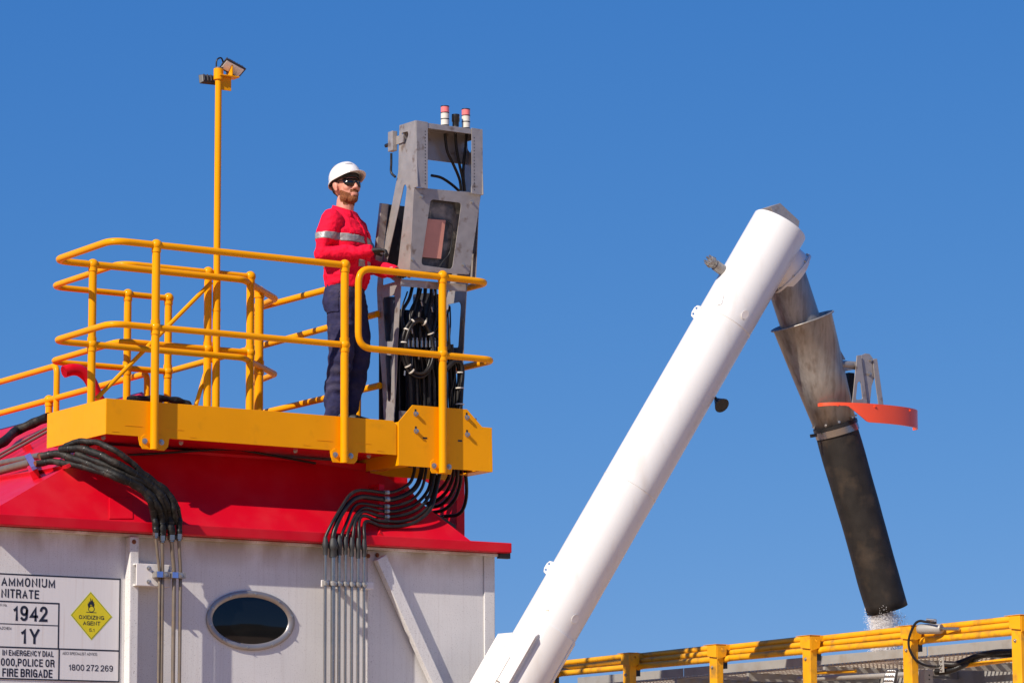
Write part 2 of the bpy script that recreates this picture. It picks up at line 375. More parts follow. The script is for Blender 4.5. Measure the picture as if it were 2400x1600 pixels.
for k in range(10):
    a = 2*math.pi*(k+0.35)/10
    hexbolt((pc.x+(RXo-0.02)*math.cos(a), YW-0.0165, pc.z+(RZo-0.02)*math.sin(a)), (0,-1,0), 0.006, 0.004).build('frame_bolt', 'bolt', pf)

# ------------------------------------------------------------------ placard
SY = YW-0.004
S0 = aY(0, 1342, SY); S1 = aY(283, 1355, SY); S2 = aY(282, 1597, SY)
sx0 = S0.x-0.13; sx1 = S1.x; sz1 = S1.z; sz0 = S2.z-0.004
plc = thing('hazard_placard', 'white ammonium nitrate hazard placard with black lettering on the hopper wall', 'sign', (sx1-0.5, SY, sz0))
MB().box((sx0, SY, sz0), (sx1, SY+0.0035, sz1)).build('board', 'sign_white', plc)
def sp(px, py): p = aY(px, py, SY); return p.x, p.z
def ink(name, x0, z0, x1, z1, mt='sign_ink', d=0.0012): MB().box((x0, SY-d, z0), (x1, SY-0.0002, z1)).build(name, mt, plc)
T_ = 0.0095
ink('border', sx0, sz1-T_, sx1, sz1); ink('border', sx0, sz0, sx1, sz0+T_); ink('border', sx1-T_, sz0+T_, sx1, sz1-T_)
zA = sp(283,1524.5)[1]; ink('rule', sx0, zA-T_/2, sx1-T_, zA+T_/2)
xv, zv = sp(138, 1412); xv2 = sp(138, 1560)[0]
ink('rule', xv-T_/2, zA+T_/2, xv+T_/2, zv); ink('rule', sx0, zv-T_, xv-T_/2, zv)
zB = sp(100, 1464)[1]; ink('rule', sx0, zB-0.003, xv-T_/2, zB+0.003)
ink('rule', xv2-T_/2, sz0+T_, xv2+T_/2, zA-T_/2)
def _se(a0, a1, cx=0.5, cy=0.5, rx=0.5, ry=0.5, n=16, e=2.5):
    """arc of a super-ellipse, degrees"""
    out = []
    for i in range(n+1):
        t = RAD(a0+(a1-a0)*i/n); c, q_ = math.cos(t), math.sin(t)
        out.append((cx+rx*math.copysign(abs(c)**(2/e), c), cy+ry*math.copysign(abs(q_)**(2/e), q_)))
    return out
GL = {'A': (1.05, [[(0,0),(0.5,1),(1,0)], [(0.17,0.30),(0.83,0.30)]]), 'B': (1, [[(0,0),(0,1),(0.6,1)]+_se(90,-90,0.6,0.765,0.36,0.235,10)+[(0,0.53)], [(0,0),(0.6,0)]+_se(-90,90,0.6,0.265,0.40,0.265,10)]),
 'C': (1, [_se(38,322)]), 'D': (1, [[(0,0),(0,1),(0.45,1)]+_se(90,-90,0.45,0.5,0.55,0.5,14)+[(0,0)]]), 'E': (0.86, [[(1,0),(0,0),(0,1),(0.98,1)], [(0,0.53),(0.9,0.53)]]),
 'F': (0.82, [[(0,0),(0,1),(1,1)], [(0,0.5),(0.9,0.5)]]), 'G': (1.05, [_se(40,350)+[(1,0.46),(0.55,0.46)], [(1,0.46),(1,0)]]), 'H': (1, [[(0,0),(0,1)], [(1,0),(1,1)], [(0,0.53),(1,0.53)]]),
 'I': (0.0, [[(0.5,0),(0.5,1)]]), 'L': (0.8, [[(0,1),(0,0),(1,0)]]), 'M': (1.25, [[(0,0),(0,1),(0.5,0.12),(1,1),(1,0)]]), 'N': (1.0, [[(0,0),(0,1),(1,0),(1,1)]]),
 'O': (1.0, [_se(0,360,n=28)]), 'P': (0.92, [[(0,0),(0,1),(0.6,1)]+_se(90,-90,0.6,0.735,0.40,0.265,10)+[(0,0.47)]]), 'R': (1.0, [[(0,0),(0,1),(0.6,1)]+_se(90,-90,0.6,0.75,0.38,0.25,10)+[(0,0.50)], [(0.55,0.5),(0.86,0.42),(0.98,0)]]),
 'S': (0.95, [_se(25,270,0.5,0.745,0.46,0.255,12,2.2)+_se(90,-155,0.5,0.245,0.5,0.245,12,2.2)]), 'T': (0.9, [[(0,1),(1,1)], [(0.5,1),(0.5,0)]]), 'U': (1.0, [[(0,1),(0,0.3)]+_se(180,360,0.5,0.3,0.5,0.3,12)+[(1,1)]]),
 'V': (1.0, [[(0,1),(0.5,0),(1,1)]]), 'X': (1.0, [[(0,0),(1,1)], [(0,1),(1,0)]]), 'Y': (1.0, [[(0,1),(0.5,0.42),(1,1)], [(0.5,0.42),(0.5,0)]]), 'Z': (0.9, [[(0.04,1),(1,1),(0,0),(1,0)]]),
 '0': (0.95, [_se(0,360,n=28)]), '1': (0.42, [[(0,0.74),(0.35,0.78),(0.8,0.98),(0.8,0)]]), '2': (0.95, [_se(170,-35,0.5,0.72,0.48,0.28,12,2.2)+[(0.0,0.0),(1,0)]]), '4': (1.0, [[(0.78,0),(0.78,1),(0,0.28),(1,0.28)]]),
 '5': (0.95, [[(0.92,1),(0.15,1),(0.06,0.50)]+_se(130,-160,0.48,0.30,0.52,0.30,14,2.2)]), '6': (0.95, [_se(40,180,0.52,0.68,0.48,0.32,8)+_se(180,540,0.5,0.30,0.5,0.30,20,2.2)]), '7': (0.9, [[(0,1),(1,1),(0.55,0.5),(0.35,0)]]),
 '8': (0.95, [_se(0,360,0.5,0.75,0.42,0.25,20,2.2), _se(0,360,0.5,0.26,0.5,0.26,20,2.2)]), '9': (0.95, [_se(220,360,0.48,0.32,0.48,0.32,8)+_se(0,360,0.5,0.70,0.5,0.30,20,2.2)]),
 '.': (0.0, [[(0.5,0),(0.5,0.03)]]), ',': (0.0, [[(0.5,0.03),(0.35,-0.16)]]), ':': (0.0, [[(0.5,0),(0.5,0.03)], [(0.5,0.52),(0.5,0.55)]]), 'o': (0.8, [[(p[0], p[1]*0.72) for p in _se(0,360,n=20)]])}
def line(s, x0, x1, z0, z1, mt='sign_ink', bold=0.165, d=0.0014, wid=0.42):
    """one printed line of condensed capitals stretched into x0..x1, z0..z1; bold is the stroke as a share of the height"""
    H = z1-z0; sw = bold*H; hw = sw/2; gap = 0.42*sw+0.05*H; items = []; x = 0.0; cw = wid*H
    for ch in s:
        if ch == ' ': x += 0.22*H; continue
        w0, st = GL[ch]; wch = w0*cw; items.append((x, wch, st)); x += wch+sw+gap
    k = (x1-x0)/(x-gap); mb = MB(); depth = 0
    for ox, wch, st in items:
        for pl in st:
            P = [((ox+hw+p[0]*wch)*k+x0 if wch else (ox+hw+(p[0]-0.5)*0.3*sw)*k+x0, z0+hw+p[1]*(H-sw)) for p in pl]
            n = len(P); L_, R__ = [], []; closed = (abs(P[0][0]-P[-1][0])+abs(P[0][1]-P[-1][1]) < 1e-6)
            for i in range(n):
                a_ = P[i-1] if i else (P[-2] if closed else None); b_ = P[i+1] if i < n-1 else (P[1] if closed else None); c_ = P[i]
                ds = []
                for u_, v_ in ((a_, c_), (c_, b_)):
                    if u_ is None or v_ is None: continue
                    dx, dz = v_[0]-u_[0], v_[1]-u_[1]; l_ = math.hypot(dx, dz) or 1e-9; ds.append((dx/l_, dz/l_))
                if len(ds) == 1: ds = ds*2; ext = hw*0.98
                else: ext = 0
                nx, nz = -(ds[0][1]+ds[1][1]), ds[0][0]+ds[1][0]; l_ = math.hypot(nx, nz) or 1e-9; nx, nz = nx/l_, nz/l_
                m_ = 1/max(0.42, nx*-ds[0][1]+nz*ds[0][0])
                ex = ez = 0
                if ext and not closed: sg_ = -1 if i == 0 else 1; ex, ez = ds[0][0]*ext*sg_, ds[0][1]*ext*sg_
                L_.append((c_[0]+nx*hw*m_+ex, c_[1]+nz*hw*m_+ez)); R__.append((c_[0]-nx*hw*m_+ex, c_[1]-nz*hw*m_+ez))
            depth += 1; y = SY-d-0.00002*(depth % 5); o = len(mb.v)
            zlo = z0-0.12*H if min(p[1] for p in pl) < 0 else z0
            for l_, r_ in zip(L_, R__): mb.v += [(l_[0], y, min(max(l_[1], zlo), z1)), (r_[0], y, min(max(r_[1], zlo), z1))]
            for i in range(n-1): mb.f.append((o+2*i, o+2*i+1, o+2*i+3, o+2*i+2)); mb.sm.append(False)
    mb.build('lettering', mt, plc, recalc=False)
def lp(s, ax, ay, bx, by, hpx, **k):
    """text whose base line runs ax,ay -> bx,by in the photograph and whose capitals are hpx tall"""
    x0, z0 = sp(ax, ay); x1, z1b = sp(bx, by); zb = (z0+z1b)/2; line(s, x0, x1, zb, zb + hpx/FPX*23.3, **k)
K = 5.6
def q(x, y): return x/K, 1320+y/K
lp('AMMONIUM', *q(14,290), *q(722,318), 112/K)
lp('NITRATE', *q(14,448), *q(512,460), 112/K)
lp('1942', *q(175,748), *q(622,762), 194/K, bold=0.17)
lp('1Y', *q(270,1048), *q(518,1055), 194/K, bold=0.17)
lp('UN No.', -30/K, 1320+555/K, *q(95,563), 34/K, bold=0.13)
lp('HAZCHEM', -32/K, 1320+862/K, *q(147,866), 36/K, bold=0.13)
lp('IN EMERGENCY DIAL', *q(30,1203), *q(704,1222), 72/K)
lp('000,POLICE OR', *q(8,1340), *q(714,1355), 96/K)
lp('FIRE BRIGADE', *q(28,1480), *q(686,1497), 104/K)
lp('AECI SPECIALIST ADVICE:', *q(818,1195), *q(1280,1203), 36/K, bold=0.13)
lp('1800 272 269', *q(902,1398), *q(1480,1415), 78/K, bold=0.14, wid=0.5)
dT, dR, dB, dL = [V((*sp(*q(*p)),)) for p in ((1190,375),(1466,697),(1198,995),(933,674))]
def dia(k, y, name, mt):
    c_ = (dT+dB+dL+dR)/4; P = [c_+(p-c_)*k for p in (dT,dR,dB,dL)]
    m_ = MB(); m_.plate([(p.x, y, p.y) for p in P], [], (0,0.0006,0)); m_.build(name, mt, plc)
dia(1.03, SY-0.0011, 'diamond_edge', 'sign_green_edge'); dia(0.985, SY-0.0017, 'diamond_rule', 'sign_ink'); dia(0.962, SY-0.0023, 'diamond', 'sign_yellow')
lp('OXIDIZING', *q(1032,725), *q(1364,737), 50/K, bold=0.17, d=0.0030, wid=0.66)
lp('AGENT', *q(1086,806), *q(1312,812), 52/K, bold=0.17, d=0.0030, wid=0.66)
lp('5.1', *q(1166,892), *q(1238,895), 42/K, bold=0.13, d=0.0030, wid=0.6)
def flat(pts, name, holes=()):
    m_ = MB(); m_.plate([(*[sp(*q(*p))[0]], SY-0.0032, sp(*q(*p))[1]) for p in pts], [[(sp(*q(*p))[0], SY-0.0032, sp(*q(*p))[1]) for p in h] for h in holes], (0,0.0006,0)); m_.build(name, 'sign_ink', plc)
flat([(1130,632),(1264,640),(1264,647),(1130,639)], 'symbol_line')
flat([(1197+42*math.cos(t), 594+42*math.sin(t)) for t in np.linspace(0, 2*math.pi, 25)[:-1]], 'symbol_ring', [[(1197+35*math.cos(t), 594+35*math.sin(t)) for t in np.linspace(0, 2*math.pi, 25)[:-1]]])
flat([(1160,580),(1150,555),(1147,520),(1156,530),(1160,505),(1168,520),(1166,490),(1180,505),(1184,475),(1182,447),(1194,470),(1198,495),(1206,482),(1210,460),(1216,490),(1222,510),(1232,498),(1229,535),(1238,528),(1230,565),(1222,578),(1218,550),(1206,562),(1203,530),(1192,548),(1190,525),(1180,545),(1176,575)], 'symbol_flame')

# ------------------------------------------------------------------ work platform
plat = thing('work_platform', 'yellow folded steel work platform the worker stands on', 'platform', (11.2, 20.9, TOE0))
def pY(pts, Y): return [aY(x, y, Y) for x, y in pts]
top_l = aY(249,933,YT); XT0 = top_l.x
def tz(pts): return [V((aY(x,y,YT).x, YT, aY(x,y,YT).z)) for x, y in pts]
tb = [V((XT0, YT, TOE1)), V((XT0, YT, TOE0))]
for pts in ([(324,1022),(328,1043),(337,1052),(385,1056),(394,1047),(397,1030)], [(773.5,1054),(776,1071),(784,1082),(830,1086),(837,1079),(840,1060)]):
    P = tz(pts); P[0].z = TOE0; P[-1].z = TOE0; tb += P
xe = aY(930,1000,YT).x
tb += [V((xe, YT, TOE0)), V((xe, YT, TOE1-0.03)), V((xe-0.03, YT, TOE1))]
MB().plate(tb, [], (0,0.008,0)).build('toe_board', 'yellow', plat, bevel=0.002)
MB().box((XT0, YT+0.0085, TOE0), (XT0+0.008, 21.41, TOE1)).build('toe_board', 'yellow', plat, bevel=0.002)
MB().box((XT0+0.0085, YT+0.0085, DECK-0.03), (xe, 21.41, DECK)).build('deck', 'grey_alloy', plat)
MB().box((XT0+0.0085, YT+0.05, TOE0+0.01), (xe-0.02, 21.40, TOE0+0.022)).build('under_plate', 'red', plat)
for k in range(5):
    x = XT0+0.2+k*0.5; MB().box((x, YT+0.03, TOE0+0.023), (x+0.05, 21.35, DECK-0.031)).build('joist', 'yellow', plat)
for px, py, ln in ((313,997.5,0.13),(270,1010.5,0.05),(410,1006,0.13),(452,1024,0.05),(761,1032,0.13),(719,1042.5,0.05),(852,1038.5,0.12),(891,1056,0.055)):
    c_ = aY(px, py, YT); MB().bar(c_-V((ln/2,0.0005,0)), c_+V((ln/2,-0.0005,0)), 0.003, 0.004).build('weld_bead', 'yellow', plat)
for px, py in ((242,1025),(424,1037),(692,1056),(864,1068)):
    hexbolt(aY(px, py, YT+0.2), (0,-1,0), 0.012, 0.012).build('frame_bolt', 'bolt', plat)

# hose tray in front of the console
tray = thing('hose_tray', 'yellow bolted tray box at the right end of the platform', 'tray', (12.8, 20.7, 4.44))
YP = YT-0.012
tp = pY([(934,988),(967,948.5),(1095,958.7),(1130.6,1000),(1153,1002),(1155,1105.4),(934,1090)], YP)
MB().plate(tp, [], (0,0.008,0)).build('front_plate', 'yellow', tray, bevel=0.002)
zb = tp[5].z; xr = tp[5].x; xl = tp[0].x
MB().box((xl, YP+0.0085, zb), (xl+0.008, 21.10, tp[0].z)).build('side_plate', 'yellow', tray)
MB().box((xr-0.008, YP+0.0085, zb), (xr, 20.86, tp[4].z)).build('side_plate', 'yellow', tray)
MB().box((12.30, 21.10, zb), (xr, 21.108, tp[4].z)).build('back_plate', 'yellow', tray)
MB().box((xl+0.009, YP+0.009, zb), (xl+0.10, 20.86, zb+0.006)).build('bottom_lip', 'yellow', tray)
MB().box((xr-0.11, YP+0.009, zb), (xr-0.009, 20.86, zb+0.006)).build('bottom_lip', 'yellow', tray)
for px, py in ((973.7,969.4),(974.5,1009.7),(1093.6,977.8),(1094.4,1017.9)):
    c_ = aY(px, py, YP); MB().box((c_.x-0.007, YP-0.0012, c_.z-0.004), (c_.x+0.007, YP+0.002, c_.z+0.034)).build('slot', 'black', tray)
    hexbolt(c_-V((0,0.0013,0)), (0,-1,0), 0.0125, 0.02).build('bolt', 'bolt', tray)
for px, py in ((996,1026),(1078,1032.6)):
    c_ = aY(px, py, YP); MB().box((c_.x-0.018, YP-0.0012, c_.z-0.006), (c_.x+0.018, YP+0.002, c_.z+0.006)).build('slot', 'black', tray)

# ------------------------------------------------------------------ guard rails
RT = 0.0245; RPOST = 0.0285
def bracket(t, x, y, zbot):
    """foot bracket of a post that is bolted to the face of the toe board"""
    mb = MB(); mb.plate([(x-0.085,y+0.026,zbot+0.02),(x-0.075,y+0.026,zbot+0.004),(x+0.085,y+0.026,zbot+0.004),(x+0.095,y+0.026,zbot+0.03),(x+0.095,y+0.026,zbot+0.085),(x+0.075,y+0.026,zbot+0.105),(x-0.06,y+0.026,zbot+0.105),(x-0.085,y+0.026,zbot+0.085)], [], (0,0.007,0))
    b_ = mb.build('foot_bracket', 'yellow', t, bevel=0.002)
    for s_ in (-0.058, 0.068): hexbolt((x+s_, y+0.0255, zbot+0.058), (0,-1,0), 0.0135, 0.012).build('bolt', 'bolt', b_)
def post(t, x, y, z0, z1, mid=None, r=RPOST, ball=0.040, top=True, rot=0):
    p = MB().tube([(x,y,z0),(x,y,z1)], r, 18).build('post', 'yellow', t)
    for z in ([z1] if top else []) + ([mid] if mid else []):
        MB().sphere((x,y,z), ball, 18, 12).tube([(x,y,z-ball*1.25),(x,y,z+(ball*1.25 if z != z1 else 0))], r*1.16, 18).build('ball_joint', 'yellow', p)
    return p
def rail(t, name, pts, r=RT, fr=0.12): return MB().tube(fillet(pts, fr), r, 16).build(name, 'yellow', t)

ZT, ZM = 5.838, 5.268
F1 = aY(366.5, 577, YT-0.034); F2 = aY(808, 622, YT-0.034)
ra = thing('guard_rail', 'yellow guard rail loop round the front left of the platform', 'guard rail', (F1.x, YT, TOE0), 'yellow guard rails of the platform')
YFR = YT-0.034; YBA = 21.36; XLA = 10.115
for F in (F1, F2):
    post(ra, F.x, YFR, 4.432, ZT, ZM); bracket(ra, F.x, YFR, 4.43)
L1x = aY(218, 620, YBA).x
post(ra, L1x, YBA, DECK, ZT, ZM)
cx0 = aZ(575, 657, ZT); 
A_end = [V((11.60,YBA,0)), V((12.20,21.96,0)), V((12.26,22.40,0))]
for nm, z in (('top_rail', ZT), ('mid_rail', ZM)):
    o = 0.0 if nm == 'top_rail' else 0.0
    rail(ra, nm, [(F2.x,YFR,z),(XLA,YFR,z),(XLA,YBA,z),(11.62,YBA,z),(12.22,21.96,z),(12.30,22.44,z)], r=RT if z == ZT else RT*0.93)
post(ra, aY(608,683,21.73).x-0.0, 21.73, DECK-0.2, ZT, ZM, r=0.033)
post(ra, 12.30, 22.44, DECK-0.2, ZT, ZM)
bz0 = aY(226, 934, YBA+0.03); bz1 = aY(495, 662, YBA+0.03)
MB().tube([bz0, bz1], 0.016, 12).build('brace', 'yellow', ra)

rb = thing('guard_rail', 'yellow guard rail loop standing behind the light pole', 'guard rail', (10.9, 21.9, TOE0), 'yellow guard rails of the platform')
ZTB = 5.885; ZMB = ZTB-0.56
P_ = lambda x, y: aZ(x, y, ZTB)
bfl, bbl = P_(276,617), P_(138,671); YB0 = 21.45; YB1 = 22.60; XB = 10.68
xf1 = aY(488,635,YB0).x; xf2 = aY(587,649,YB0).x; xb1 = aY(300,690,YB1).x; xb2 = aY(395,704,YB1).x
for x in (xf1, xf2): post(rb, x, YB0, DECK-0.1, ZTB, ZMB)
for x in (xb1, xb2): post(rb, x, YB1, DECK-0.3, ZTB, ZMB)
for nm, z in (('top_rail', ZTB), ('mid_rail', ZMB)): rail(rb, nm, [(xf2,YB0,z),(XB,YB0,z),(XB,YB1,z),(xb2,YB1,z)], r=RT*0.92)
MB().tube([aY(459,950,YB0+0.03), aY(492,838,YB0+0.03)], 0.016, 12).build('brace', 'yellow', rb)

rd = thing('guard_rail', 'long yellow guard rail running back behind the worker', 'guard rail', (12.42, 21.5, TOE0), 'yellow guard rails of the platform')
XD = 12.36
rail(rd, 'top_rail', [(12.31,22.47,ZT),(XD,20.90,ZT)], r=RT)
XD2 = 12.46
yd = [aX(393,871,XD2), aX(885,732,XD2), aX(620,966,XD2), aX(890,903,XD2)]
rail(rd, 'mid_rail', [yd[0], V((XD2, yd[1].y, yd[0].z+0.01))]); rail(rd, 'low_rail', [V((XD2,22.7,yd[3].z)), V((XD2,yd[3].y,yd[3].z))])
pX = aX(838,960,XD2); post(rd, XD2, pX.y, DECK-0.2, yd[3].z+0.03, None, r=0.026, top=False)
post(rd, XD2, yd[0].y, DECK-0.3, yd[0].z, None)

re_ = thing('guard_rail', 'yellow walkway rail going out of the frame at the far left', 'guard rail', (11.5, 24, TOE0), 'yellow guard rails of the platform')
XE = 11.5; e1 = aX(131,857,XE); e0 = V((XE, 30.0, e1.z)); e3 = aX(115,937,XE); e2 = V((XE, 30.0, e3.z)); e4 = aX(345,877,XE)
rail(re_, 'top_rail', [e0, V((XE, e1.y-0.02, e1.z)), V((XE, e1.y-0.02, DECK-0.4))], fr=0.07)
rail(re_, 'mid_rail', [e2, V((XE, e4.y, e2.z)), V((XE, e4.y, DECK-0.4))], fr=0.07)
post(re_, XE, e3.y, DECK-0.4, e3.z, None)

# gate section in front of the console
ga = thing('guard_rail', 'yellow rounded guard rail section in front of the control console', 'guard rail', (12.78, YT, TOE0), 'yellow guard rails of the platform')
YG = YP-0.034
F3 = aY(1037, 650, YG)
post(ga, F3.x, YG, 4.405, 5.832, 5.265); bracket(ga, F3.x, YG, 4.40)
xg0 = aY(840, 700, YG).x; xg1 = 13.165
zt, zm = 5.822, 5.255
pth = [(xg1-0.02, 20.95, zt), (xg1-0.02, YG, zt), (xg0, YG, zt+0.004), (xg0, YG, zm), (xg1+0.03, YG, zm), (xg1+0.03, 20.95, zm)]
rail(ga, 'loop_rail', pth, r=RT, fr=0.11)

# ------------------------------------------------------------------ light pole
lp_ = thing('light_pole', 'tall yellow light pole with two floodlights at the top', 'light pole', (11.43, 21.425, DECK))
YPL = 21.425; pt = aY(507.5, 185, YPL); XP = aY(509, 560, YPL).x
MB().tube([(XP,YPL,DECK-0.2),(XP,YPL,5.84)], 0.0285, 16).build('pole', 'yellow', lp_)
MB().tube([(XP,YPL,5.78),(XP,YPL,pt.z)], 0.0245, 16).build('pole', 'yellow', lp_)
MB().tube([(XP,YPL,5.60),(XP,YPL,5.62)], 0.031, 16).build('collar', 'yellow', lp_)
MB().tube([(XP,YPL,pt.z-0.005),(XP,YPL,pt.z+0.075)], 0.036, 16).build('pole_cap', 'yellow', lp_)
MB().tube([(XP,YPL,pt.z+0.075),(XP,YPL,pt.z+0.085)], 0.03, 16).build('cap_lid', 'dusty_pipe', lp_)
br = MB(); br.box((XP-0.01,YPL-0.045,pt.z+0.020),(XP+0.15,YPL+0.045,pt.z+0.030)); br.box((XP+0.085,YPL-0.045,pt.z+0.030),(XP+0.095,YPL+0.045,pt.z+0.135))
br.box((XP+0.02,YPL-0.012,pt.z-0.08),(XP+0.10,YPL-0.004,pt.z+0.019)); br.build('bracket', 'yellow', lp_, bevel=0.002)
def lampbox(name, c, ax_f, ax_u, wd, hh, dd, lens=True):
    """floodlight: a finned back, a body and a lens; ax_f is the way it shines"""
    f_ = V(ax_f).normalized(); u_ = V(ax_u); u_ = (u_-f_*u_.dot(f_)).normalized(); s_ = f_.cross(u_); c = V(c)
    def bx(mb, a0, a1, b0, b1, c0, c1, t=1.0):
        P = []
        for k_, tt in ((c0, t), (c1, 1.0)):
            for i_, j_ in ((a0,b0),(a1,b0),(a1,b1),(a0,b1)): P.append(c + s_*(i_*tt) + u_*(j_*tt) + f_*k_)
        mb.add(P, [(3,2,1,0),(4,5,6,7),(0,1,5,4),(1,2,6,5),(2,3,7,6),(3,0,4,7)])
    mb = MB(); bx(mb, -wd/2, wd/2, -hh/2, hh/2, -dd*0.6, 0, 0.8)
    for k in range(7): x = -wd/2*0.75 + k*wd*0.75/6; bx(mb, x-wd*0.02, x+wd*0.02, -hh*0.36, hh*0.36, -dd, -dd*0.6)
    o = mb.build(name, 'lamp_body', lp_, bevel=0.004)
    l_ = MB(); bx(l_, -wd*0.43, wd*0.43, -hh*0.36, hh*0.36, 0.0005, 0.004); l_.build('lens', 'lamp_lens', o)
    return o
lf = V((-0.22,-0.62,-0.75)).normalized(); ls0 = V((0.90,-0.05,-0.43)); lampbox('floodlight', aY(545,161,YPL-0.02), lf, ls0.cross(lf), 0.18, 0.105, 0.05)
lampbox('floodlight', (XP+0.0,YPL+0.09,pt.z+0.005), (0.1,0.95,-0.3), (0,0,1), 0.22, 0.075, 0.045)
MB().tube(smooth_path([(XP-0.02,YPL,pt.z+0.08),(XP-0.015,YPL,pt.z+0.14),(XP+0.02,YPL,pt.z+0.16),(XP+0.05,YPL+0.02,pt.z+0.13)]), 0.006, 8).build('cable', 'black', lp_)
MB().tube(smooth_path([(XP+0.03,YPL,pt.z+0.07),(XP+0.04,YPL,pt.z+0.12),(XP+0.08,YPL,pt.z+0.155),(XP+0.12,YPL,pt.z+0.145)]), 0.006, 8).build('cable', 'black', lp_)

# ------------------------------------------------------------------ vent pipe (red gooseneck)
vp = thing('vent_pipe', 'red gooseneck vent pipe with a mesh end behind the left guard rail', 'vent pipe', (10.9, 22.0, 4.6))
YV = 22.2
vpts = [aY(x, y, YV) for x, y in ((236,945),(226,925),(215,898),(203,880),(186,868),(168,866),(150,871))]
o = MB().tube(smooth_path(vpts), 0.044, 18, caps=False).build('pipe', 'red', vp)
dv = (vpts[-1]-vpts[-2]).normalized(); su = dv.orthogonal().normalized(); sv = dv.cross(su)
MB().tube([vpts[-1]-dv*0.03, vpts[-1]-dv*0.012], 0.043, 18).build('dark_throat', 'black', vp)
mb = MB()
for k in range(-3, 4):
    h_ = math.sqrt(max(0.0001, 0.043**2-(k*0.0125)**2))
    mb.bar(vpts[-1]+su*(k*0.0125)-sv*h_, vpts[-1]+su*(k*0.0125)+sv*h_, 0.004, 0.003); mb.bar(vpts[-1]+sv*(k*0.0125)-su*h_, vpts[-1]+sv*(k*0.0125)+su*h_, 0.004, 0.003)
mb.build('mesh', 'red', vp)

# ------------------------------------------------------------------ control console
XC0, XC1 = 12.478, 13.035
con = thing('control_console', 'tall grey steel control console with beacon lights beside the worker', 'console', (12.75, 20.7, DECK))
def z8(x, y): return 850+x/3.486, 230+y/3.486
def z7(x, y): return 850+x/4.126, 620+y/4.126
def cX(pts, X): return [aX(x, y, X) for x, y in pts]
def rnd(P, r, n=4):
    """round the corners of a closed loop"""
    P = [V(p) for p in P]; out = []; m_ = len(P)
    for i in range(m_):
        a, b, c = P[i-1], P[i], P[(i+1) % m_]; d0 = a-b; d1 = c-b; t = min(r, d0.length*0.45, d1.length*0.45)
        p0 = b+d0.normalized()*t; p1 = b+d1.normalized()*t
        for k in range(n+1):
            s_ = k/n; out.append(p0*(1-s_)**2 + b*(2*s_*(1-s_)) + p1*s_**2)
    return out
outer = [z8(300,222), z8(432,181), z8(448,722), z8(415,735), z8(387,1400), z8(386,1472), z8(359,1466), z8(352,1405), z7(372,140), z7(348,560), z7(330,1000), z7(300,1530),
         z7(205,1530), z7(186,1100), z7(160,800), z7(136,250), z7(146,100), z8(150,1330), z8(290,600)]
holes = [rnd(cX([z8(*p) for p in h], XC0), r) for h, r in (
    ([(318,285),(368,272),(374,300),(346,382),(322,350)], 0.012),
    ([(336,712),(352,704),(360,735),(286,1374),(194,1352)], 0.016))]
holes += [rnd(cX([z7(*p) for p in h], XC0), r) for h, r in (
    ([(192,200),(196,115),(250,120),(312,165)], 0.012),
    ([(192,322),(302,296),(316,330),(290,742),(216,742)], 0.016),
    ([(216,870),(282,880),(272,1300),(258,1325),(240,1318)], 0.012))]
pl_l = MB().plate(cX(outer, XC0), holes, (0.006,0,0)).build('side_plate', 'plate_grey', con, bevel=0.0015)
# the same plate on the far side
dxc = V((XC1-XC0, 0, 0))
MB().plate([p+dxc for p in cX(outer, XC0)], [[p+dxc for p in h] for h in holes], (0.006,0,0)).build('side_plate', 'plate_grey', con, bevel=0.0015)
# upright front flanges with a row of small holes
fy = aX(*z8(440,300), XC0).y - 0.002
for X, a, b in ((XC0, 183, 722), (XC1-0.075, 0, 0)):
    zt_, zb_ = (aX(*z8(440,182), XC0).z, aX(*z8(450,722), XC0).z)
    if X != XC0: X = XC1-0.088
    zl = aX(*z8(440,182), XC0)
    fb = MB(); fb.plate([(X,fy,zb_),(X+0.094,fy,zb_-0.003),(X+0.094,fy,zt_-0.002),(X,fy,zt_)], [], (0,0.006,0)); o = fb.build('front_flange', 'plate_grey', con, bevel=0.002)
    for k in range(17):
        c_ = V((X+0.072 if X == XC0 else X+0.02, fy, zb_+0.03+k*0.024)); MB().tube([c_+V((0,-0.0012,0)), c_+V((0,0.002,0))], 0.0042, 8).build('hole', 'black', o)
# top shelf and its back plate
zs = aY(*z8(720,240), fy).z
MB().box((XC0+0.095, fy+0.004, zs-0.028), (XC1-0.09, fy+0.010, zs+0.012)).build('shelf_lip', 'plate_grey', con, bevel=0.002)
MB().box((XC0+0.008, fy+0.0105, zs+0.004), (XC1-0.002, fy+0.22, zs+0.010)).build('top_shelf', 'plate_grey', con)
MB().box((XC0+0.008, fy+0.20, zs-0.21), (XC1-0.002, fy+0.206, zs+0.003)).build('back_plate', 'plate_grey', con)
# beacons
for i, (px, kind) in enumerate(((1043,'stack'),(1068,'dark'),(1092,'stack'))):
    c_ = aY(px, 300, fy+0.06); x, y = c_.x, c_.y; z0 = zs+0.011
    if kind == 'stack':
        o = MB().tube([(x,y,z0-0.02),(x,y,z0+0.015)], 0.030, 20).build('beacon', 'black', con)
        for k, mt in enumerate(('beacon_clear', 'beacon_clear', 'beacon_red')):
            za = z0+0.015+k*0.047
            MB().tube([(x,y,za),(x,y,za+0.040)], 0.0305, 20).build('beacon_lens', mt, o); MB().tube([(x,y,za+0.0402),(x,y,za+0.0468)], 0.0318, 20).build('beacon_ring', 'black', o)
    else:
        o = MB().tube([(x,y,z0-0.02),(x,y,z0+0.02)], 0.022, 16).build('siren', 'lamp_body', con); MB().tube([(x,y,z0+0.02),(x,y,z0+0.05),(x,y,z0+0.052),(x,y,z0+0.105)], [0.024,0.024,0.029,0.029], 18).build('siren_cap', 'black', o)
